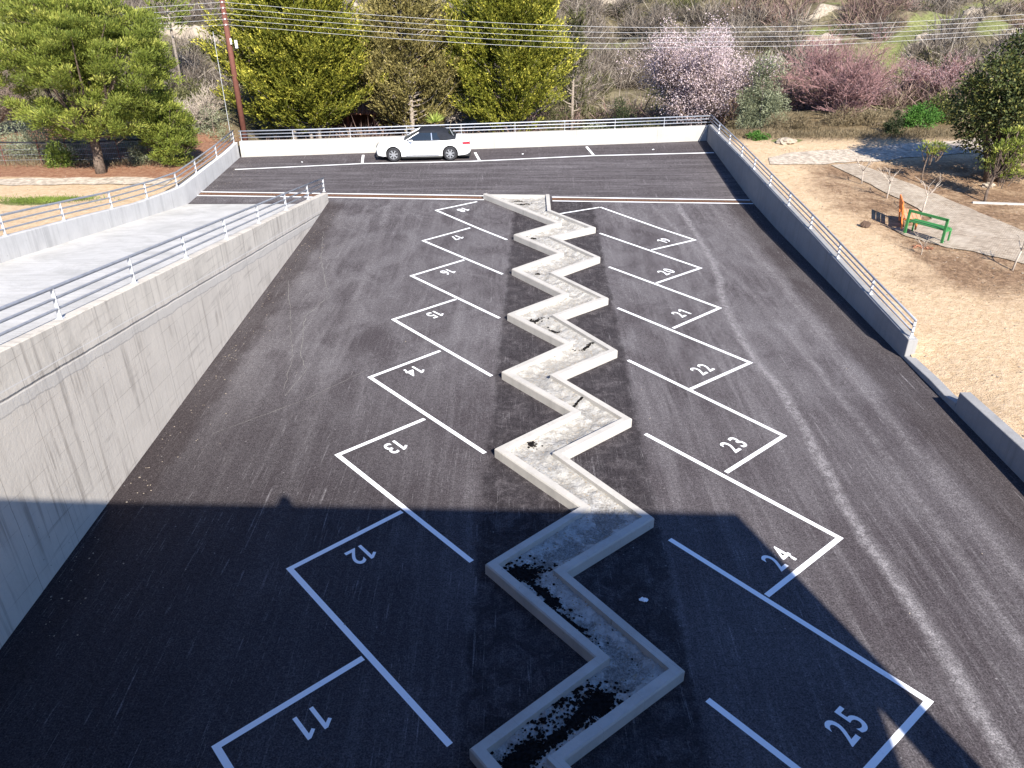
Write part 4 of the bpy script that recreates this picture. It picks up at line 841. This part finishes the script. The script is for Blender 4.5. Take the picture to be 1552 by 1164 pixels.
def cypress(label, x, y, zg, trunks, zb, zt, hw, nb, seed, mat='thuja', dens=13, name='cypress_tree', W=.058):
    """upswept branches carrying plume-like sprays"""
    global rng; rng = np.random.default_rng(seed); random.seed(seed)
    root = thing(name, label, 'tree', (x, y, zg)); tr = MB()
    for dx, r in trunks: tr.tube([(x + dx, y, zg - .2), (x + dx * .9, y, zb + .5), (x + dx * .55, y, (zb + zt) / 2), (x + dx * .3, y, zt - .5)], [r, r * .85, r * .5, .02], 8)
    SP, SD, SS = [], [], []
    for i in range(nb):
        t = (i + rng.random()) / nb; t = t ** .95; az = (i * 2.399963 + rng.normal() * .3) % 6.283185
        if vnoise(az * 1.6 + seed * 7, t * 9, 1.0, seed) > .22: continue
        R = hw * ((1 - t) ** .62) * (min(1, .55 + 2.2 * t)) * rng.uniform(.5, 1.22) + .15; z0 = zb + (zt - zb) * t * .92 - .2; dx = trunks[i % len(trunks)][0] * (1 - t) * .8
        p = np.array([x + dx, y, z0]); el = math.radians(rng.uniform(0, 18) + 18 * t); n = max(5, int(R / .16)); pts = [p.copy()]
        az2 = az
        for k in range(n):
            s = k / n; e2 = el + s * math.radians(38); az2 += rng.normal() * .05; p = p + np.array([math.cos(az2) * math.cos(e2), .58 * math.sin(az2) * math.cos(e2), math.sin(e2)]) * R * 1.12 / n; pts.append(p.copy())
            if s > .22:
                for _ in range(max(2, int((.35 + s * .6) * dens * .42))):
                    d = unit(np.array([math.cos(az2), math.sin(az2), .75]) + rng.normal(size=3) * np.array([.55, .55, .35])); SP.append(p + rng.normal(size=3) * .14); SD.append(d); SS.append(rng.uniform(.38, .85))
        if i % 2 == 0: tr.tube([tuple(q) for q in pts[::2]], [.05 * (1 - k / max(1, len(pts[::2]))) + .008 for k in range(len(pts[::2]))], 4, False)
    tr.build('trunk', M['bark_grey'], root, True)
    SP, SD, SS = np.array(SP), np.array(SD), np.array(SS); m = 14; ns = len(SP); idx = np.repeat(np.arange(ns), m); u = np.tile(np.linspace(0, .92, m), ns) + rng.random(len(idx)) * .06
    bend = sph(ns) * .25 + np.array([0, 0, .25]); P = SP[idx] + (SD[idx] + bend[idx] * u[:, None]) * (u * SS[idx])[:, None] + rng.normal(size=(len(idx), 3)) * .012; D = SD[idx] + bend[idx] + rng.normal(size=P.shape) * .38
    ctr = np.array([x, y, (zb + zt) / 2]); out = np.clip(np.hypot((SP[:, 0] - x) / hw, (SP[:, 1] - y) / hw) * 1.3, 0, 1); tint = np.clip(.15 + .55 * u * out[idx] + rng.normal(size=ns)[idx] * .16 + .12, 0, 1)
    leafobj('crown', blades(P, D, rng.uniform(.13, .24, len(P)) * (1.2 - u * .55), W * 1.05), M[mat], root, tint=tint); return root
cypress('dense golden-green cypress with two trunks right of the red-brown pole', -12.4, 49, -1.2, [(-.9, .17), (.75, .15), (.2, .12)], .5, 10.4, 5.1, 470, 21)
cypress('sparse brownish cypress between the two golden-green ones in front of the tiled roof', -6.1, 49.8, -1.2, [(0, .17), (-.5, .09)], .5, 9.4, 4.2, 270, 22, mat='thin', dens=9)
cypress('golden-green cypress right of the parked car and behind the railing', -.35, 49.6, -1.2, [(0, .2), (.3, .1)], .3, 10.4, 4.4, 380, 23)
cypress('slim dark sparse conifer behind the railing left of the blossoming tree', 4.2, 56, -1.2, [(0, .12)], .6, 6.9, 1.15, 70, 24, mat='scrubg', dens=8)
cypress('small dark conifer on the slope above the utility pole', -23.9, 60, .9, [(0, .12)], 5.2, 8.6, 1.5, 40, 25, mat='pine', dens=7)

def ballbush(name, label, x, y, zg, hw, hd, h, n, mat, L_, W, seed, cat='bush', group=None, up=.3, dome=True, stems=6, smat='twig', nc=26):
    global rng; rng = np.random.default_rng(seed); random.seed(seed)
    root = thing(name, label, cat, (x, y, zg), 0, group); c = sph(nc); c[:, 2] = np.abs(c[:, 2]) if dome else c[:, 2]; c *= (rng.random(nc) ** .4)[:, None]
    zc = zg if dome else zg + h / 2; hh = h if dome else h / 2
    pos = np.stack([x + c[:, 0] * hw * .85, y + c[:, 1] * hd * .85, zc + c[:, 2] * hh * .88], 1); idx = rng.integers(0, nc, n); d = sph(n); r = rng.uniform(.6, 1, nc)[idx] * min(hw, h) * .42
    P = pos[idx] + d * (r * rng.random(n) ** .4)[:, None]; P[:, 2] = np.maximum(P[:, 2], zg + .02)
    leafobj('foliage', blades(P, d + np.array([0, 0, up]) + rng.normal(size=d.shape) * .3, rng.uniform(.6, 1.2, n) * L_, W), M[mat], root)
    m = MB(); limbs(m, (x, y, zg - .05), [tuple(p) for p in pos[:stems]], .03 * hw + .01, .008, .05); m.build('stem', M[smat], root); return root
def twigs(base, nmain, L_, seed, spread=.8, r0=.05, lev=3, kids=5, up=.5, droop=0):
    """returns segment arrays A,B,r of a bare tree"""
    rd = random.Random(seed); A, B, R = [], [], []; tips = []
    def grow(p, d, L, r, lv):
        n = 3 if lv > 0 else 2
        for i in range(n):
            d = (d + Vector((rd.gauss(0, .16), rd.gauss(0, .16), rd.gauss(0, .1) + .05 * up))).normalized(); q = p + d * L / n; A.append(p); B.append(q); R.append((r * (1 - i / n * .45), r * (1 - (i + 1) / n * .45))); p = q
            if lv > 0:
                for _ in range(max(1, kids // n + (rd.random() < .5))):
                    e = (d + Vector((rd.gauss(0, spread), rd.gauss(0, spread), rd.gauss(0, spread * .6) + up * .5))).normalized(); grow(p, e, L * rd.uniform(.45, .7), r * .5, lv - 1)
        tips.append(p)
    for i in range(nmain):
        a = 2 * math.pi * (i + rd.random() * .6) / nmain; e = Vector((math.cos(a) * spread, math.sin(a) * spread, 1)).normalized(); grow(Vector(base), e, L_ * rd.uniform(.8, 1.1), r0, lev)
    return A, B, R, tips
def segmesh(A, B, R, rmin=.006):
    A = np.array([tuple(a) for a in A]); B = np.array([tuple(b) for b in B]); R = np.maximum(np.array(R), rmin); D = unit(B - A); U = unit(np.cross(D, np.array([.3, .5, .81]))); W = np.cross(D, U); V = []
    for P, r in ((A, R[:, :1]), (B, R[:, 1:])):
        for k in range(3): a = 2 * math.pi * k / 3; V.append(P + (U * math.cos(a) + W * math.sin(a)) * r)
    V = np.stack(V, 1).reshape(-1, 3); n = len(A); b = np.arange(n)[:, None] * 6; F = np.concatenate([b + np.array([[k, (k + 1) % 3, 3 + (k + 1) % 3, 3 + k]]) for k in range(3)], 0); return V, F
def bare_tree(name, label, x, y, zg, trunk, nmain, L_, seed, mat, spread=.8, r0=.06, lev=3, kids=5, rmin=.007, leaves=None, cat='tree', group=None, up=.5):
    global rng; rng = np.random.default_rng(seed); random.seed(seed); root = thing(name, label, cat, (x, y, zg), 0, group)
    top = (x + trunk[0], y, zg + trunk[1]); MB().tube([(x, y, zg - .1), (x + trunk[0] * .4, y, zg + trunk[1] * .5), top], [r0 * 1.6, r0 * 1.3, r0 * 1.1], 8).build('trunk', M['bark' if mat != 'twig_pale' else 'twig_pale'], root, True)
    A, B, R, tips = twigs(top, nmain, L_, seed, spread, r0, lev, kids, up); V, F = segmesh(A, B, R, rmin); link('branches', npmesh('b', V, F), M[mat], root)
    if leaves:
        nm, lm, n, L2, W2, jit = leaves; T = np.array([tuple(b) for b, r in zip(B, R) if r[1] < r0 * .35]); i = rng.integers(0, len(T), n); P = T[i] + rng.normal(size=(n, 3)) * jit
        leafobj(nm, blades(P, sph(n), rng.uniform(.6, 1.3, n) * L2, W2), M[lm], root)
    return root
bare_tree('almond_tree', 'large almond tree covered in pale pink-white blossom behind the far right railing corner', 11.0, 50, -.9, (.2, .9), 9, 3.1, 31, 'twig', .62, .10, 3, 6, .009, ('blossom', 'blossom', 60000, .085, .07, .24))
bare_tree('bare_tree', 'wide bare tree with reddish-pink twigs behind the road, right of the greyish olive tree', 19.4, 48.2, .6, (.1, .3), 11, 2.9, 32, 'twig_red', .72, .06, 3, 7, .010, ('buds', 'pink', 4200, .05, .04, .08))
bare_tree('bare_tree', 'bare reddish tree with faint pink blossom just left of the dark broad tree', 26.8, 53, .9, (0, .4), 7, 1.7, 33, 'twig_red', .8, .06, 3, 7, .011, ('buds', 'pink', 6500, .06, .05, .09))
bare_tree('bare_tree', 'low pinkish bare tree between the reddish one and the bright green bush', 23.0, 52, .9, (0, .3), 5, 1.0, 34, 'twig_red', .8, .05, 3, 6, .010, ('buds', 'pink', 3500, .06, .05, .09))
bare_tree('bare_tree', 'pale leafless tree right of the sparse brownish cypress behind the railing', -3.3, 51, -1.2, (0, 1.6), 6, 1.7, 35, 'twig_pale', .7, .05, 3, 6, .009)
bare_tree('bare_tree', 'leafless grey-pink thicket tree at the left frame edge beyond the pine', -29.5, 46, .9, (0, .3), 8, 2.1, 36, 'twig', .8, .06, 3, 7, .011)
bare_tree('bare_tree', 'leafless shrubby tree between the left pines and the red-brown pole', -18.2, 47.5, .2, (0, .3), 7, 1.5, 37, 'twig_pale', .8, .05, 3, 6, .010)
SL = ['leafless sapling nearest the road at the start of the cobbled path', 'leafless forked sapling second from the road along the path edge', 'leafless pale sapling right behind the green bench', 'leafless sapling at the right frame edge below the path']
for i, (sx, sy, h_) in enumerate([(15.3, 34.0, .75), (15.55, 31.95, .8), (15.95, 29.7, 1.15), (16.65, 24.5, .9)]):
    bare_tree('sapling', SL[i], sx, sy, H(sx, sy), (.05 * (i - 1), h_ * .75), 4, .62, 41 + i, 'twig_pale', .75, .022, 1, 4, .006, group='saplings planted along the cobbled path')
bare_tree('sapling', 'tiny dry seedling in the sand below the green bench', 14.2, 25.8, H(14.2, 25.8), (0, .25), 5, .42, 47, 'twig_pale', .9, .012, 1, 3, .005, group='saplings planted along the cobbled path')
# broad dark carob
def carob():
    global rng; rng = np.random.default_rng(51); random.seed(51); x, y = 21.3, 34.4; zg = H(x, y)
    root = thing('carob_tree', 'broad dark green leafy tree at the right edge shading the road', 'tree', (x, y, zg)); nc = 190; c = sph(nc * 2); c *= (rng.random(nc * 2) ** .35)[:, None]; pos = np.stack([x + .75 + c[:, 0] * 2.95, y + c[:, 1] * 2.5, 4.25 + c[:, 2] * 2.7], 1)
    pos = pos[vnoise(pos[:, 0] * 1.2, pos[:, 2] * 1.2 + pos[:, 1], 1.2, 5) > -.27][:nc]; nc = len(pos); tr = MB()
    for dx in (-.25, .2): tr.tube([(x + dx, y, zg - .1), (x + dx * 1.8, y, zg + .8), (x + dx * 4, y, zg + 2.0)], [.2, .16, .11], 8)
    limbs(tr, (x, y, zg + 1.0), [tuple(p) for p in pos[:26]], .08, .02); tr.build('trunk', M['bark'], root, True)
    n = 30000; idx = rng.integers(0, nc, n); d = sph(n); r = rng.uniform(.45, .95, nc)[idx]; P = pos[idx] + d * (r * rng.random(n) ** .35)[:, None] * np.array([1, 1, .62]); D = d + np.array([0, 0, .1]) + rng.normal(size=d.shape) * .5
    leafobj('crown', blades(P, D, rng.uniform(.10, .19, n), .085), M['carob'], root)
carob()
ballbush('olive_tree', 'greyish olive tree with a pale trunk between the almond and the reddish bare tree', 14.3, 46.2, .9, 1.5, 1.1, 4.6, 17000, 'olive', .15, .045, 61, 'tree', smat='bark_grey', nc=70)
ballbush('olive_tree', 'silvery olive bush behind the fence left of the big pine trunk', -23.6, 40.4, .8, 2.1, 1.3, 2.5, 11000, 'olive', .14, .035, 62, 'bush', nc=34)
ballbush('olive_tree', 'silvery olive bush behind the fence at the left frame edge', -27.2, 40.0, .8, 2.2, 1.3, 2.3, 9000, 'olive', .14, .035, 63, 'bush', nc=30)
ballbush('olive_tree', 'olive bush between the big pine trunk and the smaller pine behind the fence', -20.0, 42.3, .8, 1.6, 1.2, 1.7, 4500, 'olive', .14, .035, 64, 'bush', nc=30)
ballbush('olive_tree', 'grey-green olive bush between the smaller pine and the red-brown pole', -17.3, 46.5, .3, 1.5, 1.2, 1.9, 4500, 'olive', .14, .035, 65, 'bush', nc=30)
ballbush('shrub', 'yellow-green leafy shrub growing in the wire fence left of the pine trunk', -21.9, 38.2, .9, .85, .5, 1.25, 2400, 'grass', .11, .06, 66)
ballbush('shrub', 'small leafy shrub by the fence right of the pine trunk', -18.15, 38.6, .9, .55, .4, 1.1, 1100, 'olive', .12, .05, 67)
ballbush('shrub', 'small round dark conifer bush behind the railing left of the almond tree', 6.9, 50, -.9, 1.15, 1.0, 3.5, 6000, 'darkleaf', .11, .05, 68, nc=40)
ballbush('shrub', 'small dark green cone-shaped bush left of the bright green bush', 20.2, 42.6, H(20.2, 42.6), .5, .5, 1.5, 2600, 'darkleaf', .10, .04, 69)
ballbush('shrub', 'bright green leafy bush beside the road left of the dark broad tree', 22.4, 44.2, H(22.4, 44.2), 1.15, .8, 1.15, 3800, 'bright', .10, .07, 70)
ballbush('shrub', 'low bright green weeds beside the rock at the corner of the railing', 12.95, 41.9, H(12.95, 41.9), .85, .5, .38, 2200, 'bright', .09, .05, 71)
ballbush('shrub', 'dark drooping shrub spilling out left of the broad dark tree', 24.6, 46, 1.5, 1.5, .9, 2.2, 3500, 'carob', .14, .07, 72)
ballbush('shrub', 'dry brown brush at the foot of the reddish bare tree', 19.6, 45.2, 1.2, 3.6, .9, 1.1, 6500, 'drygrass', .22, .03, 73, nc=60)
ballbush('shrub', 'dry twiggy brush between the almond and the road edge', 15.2, 44.2, 1.3, 2.0, .6, .9, 3500, 'drygrass', .2, .03, 74, nc=36)
for i, (bx, by, hh) in enumerate([(2.2, 48.8, 1.9), (5.0, 49.2, 2.1), (8.6, 48.4, 2.4), (2.9, 52.5, 3.0)]):
    ballbush('shrub', ['grey-green shrub just right of the golden cypress behind the railing', 'pale green shrub left of the round dark bush behind the railing', 'low grey-green shrub under the almond tree behind the railing', 'tall pale shrub around the slim dark conifer'][i], bx, by, -1, 1.5, 1.0, hh, 4200, 'scrubg' if i != 1 else 'olive', .14, .04, 75 + i, nc=30)
def yucca(label, x, y, z, s, seed):
    global rng; rng = np.random.default_rng(seed); root = thing('yucca_plant', label, 'plant', (x, y, z)); n = 90; d = sph(n); d[:, 2] = np.abs(d[:, 2]) + .15; MB().tube([(x, y, z), (x, y, z + 1.6)], .09, 8).build('stem', M['bark'], root)
    leafobj('leaves', blades(np.tile([x, y, z + 1.6], (n, 1)), d, rng.uniform(.6, 1.0, n) * s, .07, True), M['yucca'], root)
yucca('spiky yellow-green palm-like plant behind the railing above the roof of the parked car', -4.5, 47.4, -.35, .8, 81)

# wire fence on the left
root = thing('wire_fence', 'wire fence on thin posts with a black hose along its top, behind the footpath', 'fence', (-21, 38.6, .9)); FP = [(-34, 38.0), (-31, 38.1), (-28, 38.25), (-25.6, 38.3), (-24.6, 38.35), (-22.9, 38.5), (-21.6, 38.6), (-20.4, 38.7), (-19.2, 38.85), (-17.9, 39.2)]
for (px, py) in FP: MB().tube([(px, py, .7), (px + random.uniform(-.05, .05), py, 2.1)], .025, 6).build('post', M['rust'], root)
m = MB()
for zz in (1.15, 1.4, 1.65, 1.9): m.tube([(px, py - .02, zz + .03 * math.sin(px)) for px, py in FP], .006, 4)
for k in range(130):
    t = k / 129 * (len(FP) - 1); i = min(int(t), len(FP) - 2); px = FP[i][0] + (FP[i + 1][0] - FP[i][0]) * (t - i); py = FP[i][1] + (FP[i + 1][1] - FP[i][1]) * (t - i); m.tube([(px, py - .02, .95), (px, py - .02, 1.92)], .004, 3, False)
m.build('wire_mesh', M['steel'], root)
MB().tube([(px, py - .05, 2.0 + .05 * math.sin(i * 1.7) - (.06 if i % 2 else 0)) for i, (px, py) in enumerate(FP)], .035, 8).build('hose', M['hose'], root, True)

# ---------------------------------------------------------------- hillside scrub, rocks, litter, grass
def shrub_proto(n, seed, kind):
    r = np.random.default_rng(seed)
    if kind == 0:
        d = unit(r.normal(size=(n, 3)) * np.array([.8, .8, .5]) + np.array([0, 0, .75])); L_ = r.uniform(.5, 1.5, n); o = r.normal(size=(n, 3)) * np.array([.45, .45, .25]) + np.array([0, 0, .35]); W_ = r.uniform(.03, .055, n)
    else:
        d = unit(r.normal(size=(n, 3))); o = d * np.array([.8, .8, .65]) * (r.random(n) ** .4)[:, None] + np.array([0, 0, .55]); L_ = r.uniform(.12, .26, n); W_ = np.full(n, .09)
    s = unit(np.cross(d, r.normal(size=(n, 3)))); m = o + d * (L_ * .4)[:, None]; return np.stack([o, m + s * W_[:, None] / 2, o + d * L_[:, None], m - s * W_[:, None] / 2], 1).reshape(-1, 3)
rng = np.random.default_rng(99)
protos = [[shrub_proto(150, 200 + i, 0) for i in range(5)], [shrub_proto(230, 300 + i, 1) for i in range(4)]]
buck = {0: [], 1: [], 2: []}
cand = 0; placed = 0
while placed < 3300 and cand < 20000:
    cand += 1; y = 47.2 + 68 * rng.random() ** .85; x = rng.uniform(-.62 * y - 8, .68 * y + 12)
    if y < 62 and (-15.2 < x < -2.6) and y > 50.5: continue
    if y < 50 and (x > 11 or x < -15): continue
    g_ = max(float(ell(x, y, *q)) for q in GR); r_ = max(float(ell(x, y, *q)) for q in RK)
    if g_ > .22 or r_ > .30: continue
    if vnoise(x, y, 5, 12) > .30: continue
    mix = vnoise(x, y, 9, 13) + rng.normal() * .12; k = 1 if (mix > .16 or (y < 60 and rng.random() < .35)) else 0
    P = protos[k][rng.integers(len(protos[k]))]; a = rng.random() * 6.28; s = rng.uniform(.6, 1.35) * (1.15 if k == 0 else .95) * (1 if y > 60 else 1.0); c_, s_ = math.cos(a) * s, math.sin(a) * s
    Q = np.stack([P[:, 0] * c_ - P[:, 1] * s_ + x, P[:, 0] * s_ + P[:, 1] * c_ + y, P[:, 2] * s + H(x, y) - .1], 1); b = 1 if k else (0 if vnoise(x, y, 14, 14) < .12 else 2); buck[b].append(Q); placed += 1
SC = m_leaf('scrub_twigs', (.11, .088, .068), (.235, .195, .16), (.32, .28, .225), .1, .35); SC2 = m_leaf('scrub_twigs_warm', (.15, .095, .08), (.28, .19, .165), (.25, .22, .12), .1, .35)
for b, nm, lab, mt in ((0, 'hillside_scrub', 'grey-brown leafless scrub covering the hillside', SC), (1, 'green_scrub', 'dull green evergreen scrub scattered over the hillside', M['scrubg']), (2, 'reddish_scrub', 'warm brown leafless scrub in patches on the hillside', SC2)):
    if buck[b]: tag(leafobj(nm, np.concatenate(buck[b]), mt), lab, 'scrub', kind='stuff')
RL = ['yellowish pale rock outcrop on the hillside above the reddish bare tree', 'long pale rock ledge below the green grass strip on the hillside', 'upper pale rock ledge beside the grass strip on the hillside', 'pale cliff patch above the sparse brownish cypress', 'pale rocks at the top edge right of the sparse brownish cypress', 'pale rock patch on the slope between the big pine and the red-brown pole']
for i, (rx, ry, s) in enumerate([(25.2, 69.2, .8), (35.5, 71.8, .8), (44, 81, .9), (-14.5, 88, 2.0), (-7, 98, 2.4), (-30, 78, 1.5)]):
    m = MB(); random.seed(500 + i); bm = bmesh.new()
    for k in range(9):
        t = bmesh.new(); bmesh.ops.create_icosphere(t, subdivisions=2, radius=1); ox, oy = random.uniform(-1, 1) * s, random.uniform(-.4, .4) * s; sc = random.uniform(.45, .75) * s; qx, qy = rx + ox, ry + oy; zb = H(qx, qy); b0 = len(m.v)
        for v in t.verts: r = 1 + random.uniform(-.2, .2); m.v.append((qx + v.co.x * sc * r, qy + v.co.y * sc * .7 * r, zb + v.co.z * sc * r * .8))
        for f in t.faces: m.f.append(tuple(b0 + v.index for v in f.verts))
        t.free()
    bm.free(); tag(m.build('rock_outcrop', M['stone']), RL[i], 'rock')
# dry litter and grass
def peb():
    x, y = (rng.uniform(11.3, 26), rng.uniform(13, 43)) if rng.random() < .8 else (rng.uniform(-28, -15.2), rng.uniform(24, 36.5))
    return x, y, H(x, y) + .01
tag(lumps(900, peb, .012, .045).build('pebbles', M['stone'], world=False), 'small pale stones scattered over the sandy ground on both sides', 'stones', kind='stuff')
def deb(): x, y = 14.55 + random.gauss(0, .16), 26.5 + random.gauss(0, .10); return x, y, H(x, y) + .02
tag(lumps(60, deb, .02, .06).build('rubble_pile', M['tile']), 'small pile of red-brown rubble on the ground under the green bench', 'rubble')
rockat('tree_stump', 13.35, 28.6, .14, M['twig_dark'], 'small dark charred stump left of the orange bench', 'stump', 1.1)
def scatter(n, reg, L_, W_, mat, nm, lab, cat, flat=True):
    P = []
    while len(P) < n:
        x, y = reg()
        P.append((x, y, H(x, y) + .02))
    P = np.array(P); d = rng.normal(size=P.shape) * (np.array([1, 1, .25]) if flat else np.array([.5, .5, .3])) + (0 if flat else np.array([0, 0, .8])); tag(leafobj(nm, blades(P, d, rng.uniform(.5, 1.3, n) * L_, W_), M[mat] if isinstance(mat, str) else mat), lab, cat, kind='stuff')
def r1():
    while True:
        x, y = rng.uniform(11.3, 26), rng.uniform(18, 40)
        if rng.random() < (.12 if x < 13.5 else .75) * (1 if y > 22 else .3): return x, y
scatter(9000, r1, .11, .014, 'litter', 'dry_litter', 'dry twigs and leaf litter scattered over the sandy park ground', 'litter')
def r2(): q = GR[6 if rng.random() < .75 else 7]; return q[0] + rng.normal() * q[2] * .5, q[1] + rng.normal() * q[3] * .5
scatter(3800, r2, .12, .02, 'grass', 'grass', 'green grass patches on the sandy ground left of the ramp', 'grass', False)
def r3(): return rng.uniform(11.4, 25), rng.normal() * .5 + 42.6
scatter(6500, r3, .24, .022, 'drygrass', 'dry_grass', 'dry tall grass along the far side of the road', 'grass', False)
def r4(): return rng.uniform(-32, -15.2), rng.normal() * .5 + 38.9
scatter(6500, r4, .26, .02, 'drygrass', 'dry_grass', 'dry grass along the wire fence behind the footpath', 'grass', False)

# ---------------------------------------------------------------- building the photograph is taken from (throws the long shadow)
root = thing('apartment_building', 'rendered apartment building behind the viewer that throws the long shadow', 'building', (0, -1.6, 0)); root.rotation_euler = (0, 0, 0)
def fy_(x): return -1.2 - (x + 5.5) / 15 * .5
m = MB()
def wq(x0, x1, z0a, z1a, z0b, z1b):    # front wall slab piece between x0 and x1
    a, b = fy_(x0), fy_(x1); m.add([(x0, a, z0a), (x1, b, z0b), (x1, b - .3, z0b), (x0, a - .3, z0a), (x0, a, z1a), (x1, b, z1b), (x1, b - .3, z1b), (x0, a - .3, z1a)], [(0, 3, 2, 1), (4, 5, 6, 7), (0, 1, 5, 4), (1, 2, 6, 5), (2, 3, 7, 6), (3, 0, 4, 7)])
wq(-30, 7.6, -1, 11, -1, 11); wq(7.6, 8.84, 5.4, 11, 7.6, 11) ; wq(8.84, 9.42, -1, 11, -1, 11); wq(7.6, 8.84, -1, 4.6, -1, 4.6); m.build('front_wall', M['bwall'], root)
MB().box((-29.5, -14, -1), (7.3, -2.2, 10.8)).build('building_body', M['bwall'], root)
MB().tube([(.36, -1.50, 10.9), (.36, -1.50, 11.1), (.36, -1.5, 11.28)], [.2, .17, .09], 12).build('added_shadow_caster', M['bwall'], root)  # unseen stand-in added to cast the viewer's bump on the shadow edge
